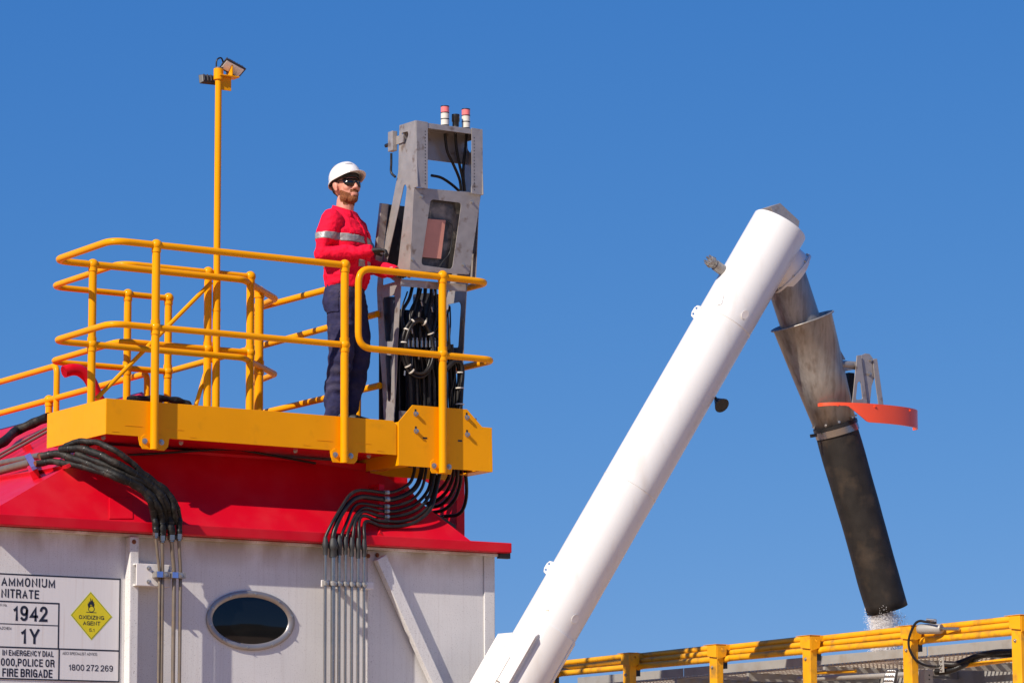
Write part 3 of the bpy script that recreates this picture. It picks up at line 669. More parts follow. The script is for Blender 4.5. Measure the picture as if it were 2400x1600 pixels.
# front panel with window opening
fp = [aX(*z8(415,735), XC0-0.004)+V((0,-0.012,0))]
pa = aX(*z8(415,735), XC0); pb = aX(*z8(387,1400), XC0)
n_ = (pb-pa).cross(V((1,0,0))).normalized()
if n_.y > 0: n_ = -n_
pp = pa + n_*0.010
def cp(pts): return [aP(x, y, pp, n_) for x, y in pts]
po = rnd(cp([z8(418,728), z8(968,778), z8(872,1442), z8(386,1408)]), 0.02)
ph = rnd(cp([z8(556,826), z8(808,856), z8(732,1398), z8(478,1362)]), 0.03)
fpn = MB().plate(po, [ph], -n_*0.006).build('front_panel', 'plate_grey', con, bevel=0.002)
for x, y in ((480,803),(893,850),(406,1320),(822,1362)):
    hexbolt(aP(*z8(x,y), pp, n_)+n_*0.0005, n_, 0.009, 0.010).build('bolt', 'bolt', fpn)
bk = pp-n_*0.09
def cpb(pts, k): return [aP(x, y, pp-n_*k, n_) for x, y in pts]
MB().plate(cpb([z8(500,790), z8(850,820), z8(790,1420), z8(430,1400)], 0.055), [], -n_*0.01).build('screen', 'screen', con)
MB().plate(cpb([z8(528,985), z8(678,998), z8(640,1312), z8(482,1298)], 0.035), [], -n_*0.006).build('label_board', 'pink_label', con)
MB().tube(smooth_path(cpb([z8(690,1005), z8(735,1060), z8(715,1250), z8(660,1330), z8(610,1400)], 0.03)), 0.004, 6).build('cable', 'black', con)
MB().plate(cpb([z8(880,1030), z8(930,1040), z8(915,1270), z8(885,1275)], 0.02), [], -n_*0.01).build('latch', 'lamp_body', con)
# lower cross plate, back sheet, mast and hoses inside
MB().plate([aY(*z7(x,y), 20.50) for x, y in ((372,140),(1000,190),(1000,262),(372,208))], [], (0,0.008,0)).build('cross_plate', 'plate_grey', con, bevel=0.002)
hb = [aX(*z8(*p), XC0-0.05) for p in ((190,850),(120,1370))]
zlo = hb[1].z; 
m = MB(); m.bar(V((XC0-0.035, hb[0].y+0.05, hb[0].z)), V((XC0-0.035, hb[1].y+0.03, hb[1].z)), 0.06, 0.035, up=(0,1,0)); m.build('side_channel', 'plate_grey', con, bevel=0.003)
MB().plate([V((XC0+0.01, hb[0].y+0.06, hb[0].z)), V((XC1-0.01, hb[0].y+0.06, hb[0].z)), V((XC1-0.01, hb[1].y+0.03, hb[1].z-0.02)), V((XC0+0.01, hb[1].y+0.03, hb[1].z-0.02))], [], (0,0.008,0)).build('back_sheet', 'mast', con)
mc = aY(1000, 900, 20.80)
MB().tube([(mc.x, 20.80, 4.50), (mc.x, 20.80, 5.62)], 0.155, 32).build('mast', 'mast', con)
MB().tube([(mc.x, 20.80, 5.62), (mc.x, 20.80, 5.75)], 0.10, 24).build('mast_head', 'mast', con)
MB().plate([aX(x,y,XC0+0.035) for x, y in ((893,695),(932,695),(926,830),(922,950),(902,950),(897,830))], [], (0.006,0,0)).build('inner_sheet', 'mast', con)
MB().box((XC0+0.05, 20.96, 4.72), (XC1-0.01, 20.968, 5.66)).build('back_sheet', 'mast', con)
MB().box((XC0+0.01, 20.60, 4.60), (XC0+0.15, 20.62, 4.855)).build('base_plate', 'plate_grey', con)
MB().box((XC1-0.02, 20.60, 4.60), (XC1+0.10, 20.62, 4.845)).build('base_plate', 'plate_grey', con)
YH = 20.585
def hy(pts, Y): return smooth_path([aY(*z7(x,y), Y + (d[0] if d else 0)) for x, y, *d in pts], 5)
for k, px in enumerate((430,490,560,610,655,700,770,830,860)):   # upright hoses below the connector row
    MB().tube(hy([(px,770),(px+8,900,0.01),(px+28,1100,0.02),(px+40,1420,0.03)], YH+0.01*(k % 3)), 0.0115 if k % 2 else 0.014, 10).build('inner_hose', 'hose', con)
for k, px in enumerate((395,440,485,525,570,612,652,695)):       # connectors
    c_ = aY(*z7(px, 775), YH-0.005); MB().tube([c_-V((0,0,0.018)), c_+V((0,0,0.030))], 0.0125, 8).tube([c_+V((0,0,0.030)), c_+V((0,0,0.05))], 0.008, 8).build('hose_fitting', 'chrome_pipe', con)
for k, (sx_, tx) in enumerate(((480,450),(545,500),(610,560),(665,610),(700,660))):  # upper hoses to the fittings
    MB().tube(hy([(sx_,215,0.06),(sx_-30+k*8,330,0.05),(tx-70+k*30,470,0.03),(tx-40+k*16,620,0.0),(tx,760)], YH+0.012*(k % 2)), 0.0125, 10).build('inner_hose', 'hose', con)
cc = aY(*z7(560, 800), 20.53); 
for k, rr_ in enumerate((0.118, 0.132, 0.126)):                  # coiled spare hose
    ring = [V((cc.x+rr_*1.0*math.cos(t), 20.545+0.02*k+0.01*math.sin(2*t+k), cc.z+rr_*1.62*math.sin(t))) for t in np.linspace(0, 2*math.pi, 40)[:-1]]
    MB().tube(ring, 0.0125, 10, closed=True).build('coil', 'hose', con)
for a in (0.6, 1.2, 2.0, 2.5, 3.0, 3.9, 4.2):
    c_ = V((cc.x+0.125*math.cos(a), 20.555, cc.z+0.2*math.sin(a))); tn = V((-0.125*math.sin(a), 0, 0.2*math.cos(a))).normalized()
    MB().tube([c_-tn*0.004, c_+tn*0.004], 0.026, 12).build('cable_tie', 'beacon_clear', con)
MB().tube(smooth_path([aY(*z7(x,y), 20.57) for x, y in ((760,1080),(830,990),(900,935),(950,960),(965,1040),(955,1200),(945,1400),(945,1500))]), 0.017, 12).build('inner_hose', 'hose', con)
MB().tube(smooth_path([aY(*z7(x,y), 20.60) for x, y in ((790,1000),(850,950),(905,945),(930,1000),(932,1100),(922,1250),(915,1500))]), 0.015, 12).build('inner_hose', 'hose', con)
for y in (1045, 1195, 1350):
    c_ = aY(*z7(940,y), 20.585); MB().tube([c_-V((0,0,0.004)), c_+V((0,0,0.004))], 0.033, 14).build('cable_tie', 'beacon_clear', con)
rh = random.Random(11)
for k in range(16):                                              # tangle of smaller hoses round the mast
    xa = rh.uniform(420, 860); xb = xa+rh.uniform(-120, 140); ya = rh.uniform(230, 520); yb = rh.uniform(900, 1350); dY = rh.uniform(0.0, 0.10)
    MB().tube(hy([(xa,ya,dY),(xa+rh.uniform(-70,70),ya+(yb-ya)*0.3,dY-0.02),(xb+rh.uniform(-60,60),ya+(yb-ya)*0.65,dY-0.03),(xb,yb,dY),(xb+rh.uniform(-20,20),1440,dY+0.02)], YH), rh.choice((0.006,0.008,0.010)), 8).build('inner_hose', 'hose', con)
for k in range(9):
    c_ = aY(*z7(rh.uniform(400,700), rh.uniform(280,1150)), YH-0.02); MB().tube([c_, c_+V((rh.uniform(-0.008,0.008),0,0.035))], 0.007, 6).build('hose_fitting', 'chrome_pipe', con)
# cables from the beacons down behind the panel
for pts in ([(672,290),(690,430),(740,540),(790,660),(805,760)], [(758,290),(765,400),(790,540),(815,650),(830,760)], [(850,290),(838,420),(826,520),(822,640),(835,760)], [(560,632),(640,650),(720,700),(790,760)]):
    MB().tube(smooth_path([aY(*z8(x,y), fy+0.10+0.0001*y) for x, y in pts]), 0.0105, 10).build('cable', 'hose', con)
# limit switch on the back of the left plate
c_ = aX(*z8(255,350), XC0-0.02)
MB().box((XC0-0.045, c_.y-0.02, c_.z-0.075), (XC0-0.002, c_.y+0.045, c_.z+0.07)).build('switch_box', 'plate_grey', con, bevel=0.004)
MB().box((XC0-0.012, c_.y-0.12, c_.z-0.03), (XC0-0.0022, c_.y-0.0205, c_.z+0.03)).build('switch_bracket', 'plate_grey', con)
MB().tube([(XC0-0.03,c_.y+0.045,c_.z-0.02),(XC0-0.03,c_.y+0.095,c_.z-0.02)], 0.014, 10).build('switch_plunger', 'black', con)
MB().tube(smooth_path([(XC0-0.03,c_.y+0.02,c_.z-0.09),(XC0-0.03,c_.y+0.02,c_.z-0.16),(XC0-0.03,c_.y+0.02,c_.z-0.23),(XC0-0.02,c_.y-0.02,c_.z-0.27)]), 0.009, 8).build('cable', 'hose', con)

# ------------------------------------------------------------------ hydraulic lines, right group: hose from the tray, rubber boot, steel pipe down the wall
def z4(x, y): return 740+x/6.03, 1080+y/6.03
def hpath(pts, fn=z4):
    return smooth_path([aY(*fn(x, y), Y) for x, y, Y in pts], 7)
YPIPE = 20.462
R7 = [  # exit .. clamp .. bend .. boot
 ([(1400,60,20.62),(1388,160,20.62),(1335,300,20.61),(1200,395,20.61),(1040,445,20.61),(900,438,20.60),(760,418,20.58),(600,415,20.54),(480,480,20.51),(370,640,20.49),(240,860,20.46),(150,1040,YPIPE),(133,1130,YPIPE)], 0.0120, 762.5, 6),
 ([(1500,60,20.66),(1490,170,20.66),(1430,340,20.65),(1310,455,20.64),(1120,530,20.63),(1000,540,20.62),(800,518,20.60),(640,505,20.56),(510,560,20.53),(400,690,20.50),(300,880,20.47),(250,1040,YPIPE),(242,1150,YPIPE)], 0.0185, 780.6, 9.5),
 ([(1560,60,20.62),(1550,180,20.62),(1490,400,20.62),(1320,570,20.62),(1040,640,20.62),(880,632,20.61),(640,600,20.58),(530,660,20.54),(445,850,20.50),(375,1020,YPIPE),(357,1110,YPIPE)], 0.0110, 795, 6.5),
 ([(1640,60,20.68),(1635,200,20.68),(1580,420,20.66),(1420,600,20.64),(1200,690,20.63),(1040,712,20.62),(880,700,20.61),(690,660,20.57),(580,740,20.53),(500,900,20.49),(445,1050,YPIPE),(438,1130,YPIPE)], 0.0120, 809.7, 5.5),
 ([(1690,60,20.62),(1680,160,20.62),(1620,450,20.62),(1480,650,20.62),(1280,750,20.62),(1040,785,20.61),(880,772,20.60),(690,712,20.56),(600,780,20.52),(550,900,20.48),(530,1050,YPIPE),(528,1140,YPIPE)], 0.0120, 824.5, 6),
 ([(1735,60,20.66),(1725,160,20.66),(1650,500,20.64),(1560,680,20.62),(1400,800,20.61),(1200,856,20.60),(1040,852,20.59),(880,842,20.58),(710,775,20.55),(630,800,20.52),(608,920,20.48),(612,1050,YPIPE),(615,1150,YPIPE)], 0.0125, 839.3, 6),
 ([(1770,60,20.62),(1755,160,20.62),(1670,560,20.60),(1580,730,20.58),(1430,850,20.57),(1250,912,20.57),(1040,926,20.57),(900,912,20.56),(750,852,20.54),(692,872,20.51),(682,960,20.48),(688,1060,YPIPE),(692,1160,YPIPE)], 0.0130, 853.3, 5.5)]
ORD = ['leftmost, beside the thick one', 'thickest of the seven, second from the left', 'third from the left', 'middle one of the seven', 'fifth from the left', 'sixth from the left', 'rightmost, next to the wall stiffener']
for k, (pts, r_, ppx, wpx) in enumerate(R7):
    hl = thing('hydraulic_line', 'black hose ending in a steel pipe, ' + ORD[k], 'hydraulic line', (wx(ppx,1400,YPIPE), YPIPE, 0.3), 'hydraulic lines under the hose tray')
    P = hpath(pts); rp_ = wpx*1.28/2/FPX*23.6; bx_ = wx(ppx, 1300, YPIPE)
    e = P[-1]; P[-1] = V((bx_, YPIPE, e.z))
    MB().tube(P, r_, 12).build('hose', 'hose', hl)
    zt_ = e.z; zb_ = zt_-(0.075+0.008*(k % 3)); rb_ = max(r_*1.25, rp_*1.5)
    MB().tube([(bx_,YPIPE,zt_+0.03),(bx_,YPIPE,zt_+0.005),(bx_,YPIPE,zt_-0.02),(bx_,YPIPE,zt_-0.042),(bx_,YPIPE,zt_-0.05),(bx_,YPIPE,zb_-0.02)], [r_*1.05, rb_*1.05, rb_*1.25, rb_*1.25, rb_*0.98, rb_*0.95], 14).build('boot', 'boot_rubber', hl)
    MB().tube([(bx_,YPIPE,zb_),(bx_,YPIPE,0.3)], rp_, 12).build('pipe', 'chrome_pipe', hl)
clr = thing('pipe_clamp_rail', 'row of steel clamps holding the seven pipes to the wall', 'pipe clamp', (wx(808,1367), YW-0.01, 3.5))
zc = aY(808, 1368, YPIPE).z
MB().box((wx(752,1367,YPIPE+0.03), YPIPE+0.02, zc-0.024), (wx(874,1367,YPIPE+0.03), YPIPE+0.032, zc+0.024)).build('rail', 'white_paint', clr, bevel=0.003)
for px in (800, 868): MB().box((wx(px,1367,YPIPE+0.03), YPIPE+0.033, zc-0.022), (wx(px+8,1367,YPIPE+0.03), YW-0.002, zc+0.022)).build('standoff', 'white_paint', clr, bevel=0.003)
for k, (_, r_, ppx, wpx) in enumerate(R7):
    x = wx(ppx, 1367, YPIPE); rp_ = wpx*1.28/2/FPX*23.6
    c_ = MB().tube([(x,YPIPE,zc-0.016),(x,YPIPE,zc+0.016)], rp_+0.008, 14).build('clamp', 'steel', clr)
    hexbolt((x+0.004, YPIPE-rp_-0.0085, zc), (0,-1,0), 0.009, 0.006).build('clamp_bolt', 'bolt', c_)
# clamp strip on the roof
cs = thing('hose_clamp_strip', 'red bracket with a column of clamps holding the hoses above the flange', 'hose clamp', tuple(roof(905,1240)))
a0, a1 = aY(*z4(925,330), 20.66), aY(*z4(925,950), 20.60)
MB().bar(a0, a1, 0.045, 0.02, up=(0,-1,0)).build('strip', 'red', cs, bevel=0.003)
MB().bar(aY(*z4(930,960), 20.60), roof(*z4(920,1050)), 0.05, 0.02, up=(0,-1,0)).build('foot', 'red', cs, bevel=0.003)
MB().bar(aY(*z4(925,340), 20.66), aY(*z4(925,340), 20.66)+V((0,0.17,0)), 0.04, 0.02).build('foot', 'red', cs, bevel=0.003)
for k, y in enumerate((445,540,640,710,785,852,926)):
    c_ = aY(*z4(1000,y), 20.61); MB().tube([c_-V((0.02,0,0)), c_+V((0.02,0,0.002))], 0.021 if k == 1 else 0.016, 12).build('clamp', 'steel', cs)
    hexbolt(c_-V((0,0.02,0)), (0,-1,0), 0.008, 0.006).build('clamp_bolt', 'bolt', cs)
# hoses looping behind the roof end
LO = [[(1900,90,20.70),(1880,230,20.74),(1780,380,20.86),(1660,470,20.98),(1560,520,21.1)],
      [(1960,90,20.72),(1930,260,20.78),(1840,440,20.90),(1700,560,21.02),(1560,600,21.12)],
      [(2010,90,20.70),(1985,300,20.78),(1890,500,20.92),(1760,620,21.04),(1600,660,21.14)],
      [(2060,90,20.74),(2040,320,20.82),(1960,540,20.96),(1820,680,21.06),(1640,730,21.16)],
      [(2110,110,20.76),(2130,330,20.84),(2125,520,20.94),(2080,680,21.02),(2000,755,21.08),(1860,775,21.14),(1720,790,21.2)]]
LOL = ['innermost of the five', 'second from the inside of the five', 'middle one of the five', 'second from the outside of the five', 'outermost of the five, against the sky']
for k, pts in enumerate(LO):
    hl = MB().tube(hpath(pts), 0.0135, 12).build('hydraulic_hose', 'hose')
    tag(hl, 'black hose looping under the tray end, ' + LOL[k], 'hose', 'hoses looping behind the roof end')
# red support frame behind them
sf = thing('support_frame', 'red steel support frame behind the hoses at the right roof end', 'support frame', (13.1, 21.3, ZF1))
yS = 21.25
p0 = aY(1070, 1130, yS); p1 = aY(1089, 1130, yS)
MB().box((p0.x, yS, ZF1), (p1.x, yS+0.35, p0.z+0.2)).build('post', 'red', sf, bevel=0.003)
sq = [aY(x, y, yS) for x, y in ((880,1080),(1068,1095),(1068,1150),(1040,1150),(985,1120),(955,1120),(955,1136),(985,1180),(985,1215),(940,1215),(880,1180))]
MB().plate(sq, [], (0,0.01,0)).build('gusset', 'red', sf)
MB().plate([aY(x,y,yS-0.1) for x, y in ((1012,1195),(1068,1230),(1068,1262),(1000,1262))], [], (0,0.01,0)).build('gusset', 'black', sf)

# ------------------------------------------------------------------ left bundle of wrapped hoses with their steel pipes
def z2(x, y): return x/3.92, 900+y/3.92
YL = 20.445
LB = [  # thick sleeves
 ([(560,610,20.792),(650,545,20.723),(790,525,20.615),(920,545,20.515),(1060,612,20.408),(1180,695,20.400),(1290,795,20.400),(1400,880,20.400),(1520,970,20.400),(1600,1080,20.400),(1640,1190,YL),(1648,1290,YL),(1645,1385,YL)], 0.0165, 423, 6.5, 0.060),
 ([(560,605,20.792),(700,590,20.685),(850,622,20.569),(1000,692,20.454),(1150,772,20.400),(1300,862,20.400),(1430,962,20.400),(1525,1080,20.400),(1558,1200,YL),(1570,1310,YL),(1578,1390,YL)], 0.0215, 408, 7.5, 0.070),
 ([(380,665,20.900),(520,640,20.823),(700,692,20.685),(900,768,20.531),(1080,842,20.400),(1250,922,20.400),(1370,1010,20.400),(1440,1110,20.400),(1480,1220,YL),(1490,1330,YL),(1490,1400,YL)], 0.0215, 381, 6.5, 0.060),
 ([(330,728,20.900),(480,712,20.854),(640,735,20.731),(850,782,20.569),(1050,852,20.415),(1210,920,20.400),(1320,990,20.400),(1385,1090,20.400),(1412,1200,YL),(1428,1290,YL),(1432,1360,YL)], 0.0185, 374, 5.5, 0.050)]
LBL = ['outermost of the four, topmost on the roof', 'second from the outside', 'second from the inside', 'innermost of the four, leftmost pipe']
for k, (pts, r_, ppx, wpx, ft) in enumerate(LB):
    hl = thing('hydraulic_line', 'cloth wrapped hose bending over the roof edge, ' + LBL[k], 'hydraulic line', (wx(ppx,1450,YL+0.03), YL+0.03, 0.3), 'wrapped hydraulic lines over the roof edge')
    P = hpath(pts, z2)
    rr_ = [r_*(1.24+0.05*math.sin(i*1.7+k)+0.04*math.sin(i*0.61)) for i in range(len(P))]
    for i in range(len(P)): P[i] = P[i] + V((0, 0.003*math.sin(i*0.9+k*2), 0.0025*math.sin(i*0.7+k)))
    MB().tube(P, rr_, 12).build('hose', 'sleeve_cloth', hl)
    for i in range(4, len(P)-2, 7):
        d_ = (P[i+1]-P[i]).normalized(); MB().tube([P[i]-d_*0.003, P[i]+d_*0.003], rr_[i]*1.08, 12).build('cable_tie', 'black', hl)
    e = P[-1]; rp_ = wpx*1.28/2/FPX*23.6
    fo = MB().tube([e+V((0,0,0.005)), e-V((0,0,0.03))], rp_*2.1, 6).tube([e-V((0,0,0.03)), e-V((0,0,0.042))], rp_*1.5, 6); fo.sm = [False]*len(fo.sm); fo.build('hex_fitting', 'chrome_pipe', hl)
    q1 = aY(ppx, 1347, YL+0.03)
    MB().tube(smooth_path([e-V((0,0,0.04)), e*0.55+q1*0.45+V((0,0,-0.02)), V((q1.x,YL+0.03,q1.z)), V((q1.x,YL+0.03,q1.z-0.3)), V((q1.x,YL+0.03,0.3))], 5), rp_, 12).build('pipe', 'dusty_pipe', hl)
# loose wrap pieces that fill the bundle
for k, pts in enumerate(([(700,640,20.685),(950,735,20.492),(1200,850,20.400),(1400,960,20.400),(1490,1090,20.400),(1525,1230,YL+0.01),(1540,1330,YL+0.01)],
                         [(1250,790,20.400),(1420,905,20.400),(1560,1040,20.400),(1600,1160,20.400),(1615,1280,YL+0.01)])):
    P = hpath(pts, z2); hl = MB().tube(P, [0.020*(1+0.12*math.sin(i*1.3+k)) for i in range(len(P))], 12).build('hose_wrap', 'sleeve_cloth')
    tag(hl, ('black cloth wrap lying between the inner hoses of the bundle', 'black cloth wrap lying between the two outer hoses of the bundle')[k], 'hose wrap')
# clamp bracket of the left pipes
cb = thing('pipe_bracket', 'white channel bracket with blue clamps on the left pipes', 'pipe bracket', (wx(350,1347), YW-0.08, 3.5))
zb_ = aY(350, 1347, YW-0.10).z
MB().box((wx(320,1347,YW-0.115), YW-0.115, zb_-0.075), (wx(400,1347,YW-0.115), YW-0.105, zb_+0.075)).build('channel_web', 'white_paint', cb, bevel=0.003)
for s_ in (-1, 1): MB().box((wx(316,1347,YW-0.10), YW-0.1045, zb_+s_*0.07-0.005), (wx(400,1347,YW-0.10), YW-0.03, zb_+s_*0.07+0.005)).build('channel_flange', 'white_paint', cb)
MB().box((wx(340,1347,YW-0.10), YW-0.1045, zb_-0.06), (wx(380,1347,YW-0.10), YW, zb_+0.06)).build('standoff', 'white_paint', cb)
for s_ in (-0.046, 0.046): hexbolt((wx(348,1347,YW-0.115), YW-0.1155, zb_+s_), (0,-1,0), 0.010, 0.022).build('bolt', 'bolt', cb)
zk = aY(400, 1347, YL+0.02).z
for a, b in ((366,399),(402,435)):
    c_ = MB().box((wx(a,1347,YL), YL-0.004, zk-0.020), (wx(b,1347,YL), YL+0.062, zk+0.020)).build('clamp', 'steel', cb, bevel=0.003)
    MB().box((wx(a+2,1347,YL), YL-0.006, zk-0.0195), (wx(a+15,1347,YL), YL-0.0042, zk+0.0195)).build('clamp_plate', 'blue_clamp', c_)
    hexbolt((wx((a+b)/2+6,1347,YL), YL-0.0045, zk), (0,-1,0), 0.008, 0.005).build('clamp_bolt', 'bolt', c_)
# pipes lying on the left roof slope
LP0 = rp[0]
def z9(x, y): return x/5.227, 830+y/5.227
def ls(px, py, off): return aP(px, py, LP0+LN*off, LN)
PL = [([(-60,1348),(490,1242)], 0.024, 'dusty_pipe', 'thick grey pipe on the left roof slope, upper of the clamped pair'),
      ([(-60,1440),(380,1325)], 0.029, 'dusty_pipe', 'thick grey pipe on the left roof slope, lower of the clamped pair'),
      ([(-60,1300),(570,952)], 0.011, 'dusty_pipe', 'thin grey pipe on the left roof slope, lower of the two steep ones'),
      ([(-60,1256),(330,1040),(575,905)], 0.010, 'dusty_pipe', 'thin grey pipe on the left roof slope, upper of the two steep ones')]
for pts, r_, mt, lab in PL:
    Q_ = [ls(*z9(*p), 0.055) for p in pts]; Q_ = [Q_[0]+(Q_[0]-Q_[1]).normalized()*1.6]+Q_
    o = MB().tube(smooth_path(Q_), r_, 12).build('steel_pipe', mt); tag(o, lab, 'pipe', 'pipes on the left roof slope')
P = smooth_path([ls(*z9(*p), 0.075) for p in ((-700,1500),(-300,1270),(-60,1130),(60,1060),(180,950),(330,880),(460,820),(600,770))])
o = MB().tube(P, [0.037*(1+0.05*math.sin(i*0.8)) for i in range(len(P))], 14).build('wrapped_hose', 'sleeve_cloth'); tag(o, 'thick black wrapped hose lying on the left roof slope behind the toe board', 'hose')
lc = thing('slope_clamp', 'violet clamp block holding the pair of thick pipes on the roof slope', 'pipe clamp', tuple(ls(*z9(385,1310), 0)))
MB().bar(ls(*z9(345,1245), 0.085), ls(*z9(425,1385), 0.085), 0.045, 0.03, up=tuple(LN)).build('clamp_top', 'violet_clamp', lc, bevel=0.003)
MB().bar(ls(*z9(400,1400), 0.03), ls(*z9(430,1470), 0.03), 0.06, 0.06, up=tuple(LN)).build('tab', 'red', lc, bevel=0.003)
MB().bar(ls(*z9(300,1110), 0.02), ls(*z9(350,1150), 0.02), 0.05, 0.05, up=tuple(LN)).build('tab', 'red', lc, bevel=0.003)
MB().bar(ls(*z9(-60,1530), 0.012), ls(*z9(840,1365), 0.012), 0.03, 0.024, up=tuple(LN)).build('carrier_rail', 'red', lc)
for pts in ([(365,665),(395,655),(430,648)], [(320,730),(360,720),(400,716)], [(545,600),(580,588),(620,575)]):
    o = MB().tube(smooth_path([aY(*z2(*p), 20.90) for p in pts]), 0.019, 12).build('hose_ferrule', 'rust', lc)
# thin black cable along the beam
o = MB().tube(smooth_path([aY(*z2(x,y), 20.90-0.0) for x, y in ((1180,650),(1500,632),(1900,605),(2150,598),(2352,628),(2700,690),(2900,725))]), 0.008, 8).build('cable', 'hose'); tag(o, 'thin black cable running along the roof ridge under the platform', 'cable')
# rag bundle on the deck
o = MB(); P = [aY(x, y, 21.9) for x, y in ((300,937),(340,934),(380,934),(410,938),(432,943),(445,952))]; o.tube(smooth_path(P, 5), [0.026+0.005*math.sin(i*0.9) for i in range(26)], 10)
o = o.build('hose_wrap', 'sleeve_cloth'); tag(o, 'dark wrapped hose end showing above the toe board near the front left post', 'hose')

# ------------------------------------------------------------------ auger tube and discharge spout
YS = 19.5
AT = aY(1830, 526, YS-0.15); AB = aY(1190, 1640, 20.2); AD = (AT-AB).normalized(); AL = (AT-AB).length; AR = 0.209
aug = thing('auger_tube', 'long white auger tube slanting up to the right across the sky', 'auger', tuple(AB))
MB().tube([AB-AD*0.9, AT-AD*0.012, AT], [AR, AR, AR-0.008], 64).build('tube', 'tube_white', aug)
def tube_hit(px, py, off=0.002):
    d = ray(px, py).normalized(); o_ = CAM-AB; dp = d-AD*d.dot(AD); op = o_-AD*o_.dot(AD)
    a = dp.dot(dp); b = 2*dp.dot(op); c = op.dot(op)-(AR+off)**2; D_ = b*b-4*a*c
    if D_ < 0: t = -b/(2*a)
    else: t = (-b-math.sqrt(D_))/(2*a)
    return CAM+d*t
def rad(p): v_ = p-AB; return (v_-AD*v_.dot(AD)).normalized()
def along(s, r, ph):   # point on a cylinder round the axis; ph measured from the direction to the camera
    e0 = -(_fw-AD*_fw.dot(AD)).normalized(); e1 = AD.cross(e0); return AB+AD*s+(e0*math.cos(ph)+e1*math.sin(ph))*r
def shell(name, s0, s1, p0, p1, r0, r1, mt, par, n=14, cut=0.0):
    mb = MB(); P = []
    for r_ in (r0, r1):
        for s_ in (s0, s1):
            for k in range(n+1):
                ph = p0+(p1-p0)*k/n; sc_ = s_ - (cut*min(1, abs(k/n-0.0)) if s_ == s1 else 0); P.append(along(sc_, r_, ph))
    m_ = n+1; F = []
    for k in range(n):
        F += [(2*m_+k, 2*m_+k+1, 3*m_+k+1, 3*m_+k), (k+1, k, m_+k, m_+k+1), (m_+k, m_+k+1, 3*m_+k+1, 3*m_+k)[::-1], (k, k+1, 2*m_+k+1, 2*m_+k)]
    F += [(0, m_, 3*m_, 2*m_), (n, n+m_, n+3*m_, n+2*m_)]
    mb.add(P, F, False); return mb.build(name, mt, par, bevel=0.003)
for px, py in ((1700,740),(1480,1130)):                            # butt welds between the tube lengths
    sw_ = (tube_hit(px,py)-AB).dot(AD); MB().tube([along(sw_, AR+0.0008, 2*math.pi*k/72) for k in range(72)], 0.0022, 6, closed=True).build('weld_seam', 'tube_white', aug)
sc0 = (tube_hit(1240,1440)-AB).dot(AD)
sad = shell('saddle', -0.5, sc0, -0.15, 1.9, AR-0.02, AR+0.010, 'tube_white', aug, 60)
shell('saddle', -0.5, sc0-0.33, -2.0, -0.75, AR-0.02, AR+0.010, 'tube_white', aug, 40)
sgn = 1.0 if (along(0,1,1.5)-along(0,1,0)).dot(CR) < 0 else -1.0
def fin(px, py, top, h_, th=0.012, nm='fin'):
    p = tube_hit(px, py); s_ = (p-AB).dot(AD); e = rad(p); a = AB+AD*s_+e*(AR+0.008); t_ = AD.cross(e)*th/2
    mb = MB(); A = [a, a+e*h_-AD*0.04, a+e*h_-AD*1.1, a-AD*1.1]
    mb.plate([q_-t_ for q_ in A], [], t_*2); return mb.build(nm, 'tube_white', aug, bevel=0.002)
fin(1262, 1484, 0, 0.055, 0.012); fin(1346, 1496, 0, 0.010, 0.006)
for ph, s_off, h_ in ((1.62*sgn, -0.15, 0.085), (-1.45*sgn, -0.32, 0.075)):
    a = along(sc0+s_off, AR, ph); e = rad(a); t_ = AD.cross(e)*0.006; A = [a, a+e*h_-AD*0.06, a+e*h_-AD*1.2, a-AD*1.2]
    MB().plate([q_-t_ for q_ in A], [], t_*2).build('fin', 'tube_white', aug, bevel=0.002)
def patch(pts, name, mt, off=0.003):
    P = [tube_hit(x, y, off) for x, y in pts]; c_ = sum(P, V((0,0,0)))/len(P); MB().plate(P, [], rad(c_)*0.004).build(name, mt, aug)
el = lambda cx, cy, a, b, rot: [(cx+a*math.cos(t)*math.cos(rot)-b*math.sin(t)*math.sin(rot), cy+a*math.cos(t)*math.sin(rot)+b*math.sin(t)*math.cos(rot)) for t in np.linspace(0, 2*math.pi, 17)[:-1]]
patch(el(1348,1449,11,8,-1.1), 'weld_pad', 'white_paint'); patch(el(1746,737,11,8,-1.1), 'weld_pad', 'white_paint')
patch([(1683,693),(1697,690),(1692,712),(1680,716)], 'scuffed_label', 'white_paint', 0.002)
patch([(1274,1426),(1287,1429),(1286,1431),(1274,1428)], 'scratch', 'dusty_pipe', 0.001)
patch([(1163,1592),(1171,1595),(1170,1598),(1162,1594)], 'scratch', 'dusty_pipe', 0.011)
def lug(cx, cy):
    p = tube_hit(cx, cy, 0); e = rad(p); a = AB+AD*((p-AB).dot(AD))
    b0_ = a+e*(AR-0.01); t_ = AD.cross(e)*0.005
    P = [b0_+AD*0.055, b0_+e*0.035+AD*0.045, b0_+e*0.045+AD*0.02, b0_+e*0.045-AD*0.02, b0_+e*0.035-AD*0.045, b0_-AD*0.055]
    hs_ = [[b0_+e*0.028+AD*(q_+0.008*math.cos(t))+e*(0.008*math.sin(t)) for t in np.linspace(0, 2*math.pi, 11)[:-1]] for q_ in (0.024, -0.024)]
    MB().plate([q_-t_ for q_ in P], [[q_-t_ for q_ in h] for h in hs_], t_*2).build('lug', 'tube_white', aug, bevel=0.002)
lug(1627, 728); lug(1284, 1328)
# hood on the head of the tube
hp = [aY(x, y, YS+0.10) for x, y in ((1806,484),(1829,476),(1874,518),(1872,535),(1815,505))]
MB().plate(hp, [], (0,0.14,0)).build('end_hood', 'plate_grey', aug, bevel=0.003)
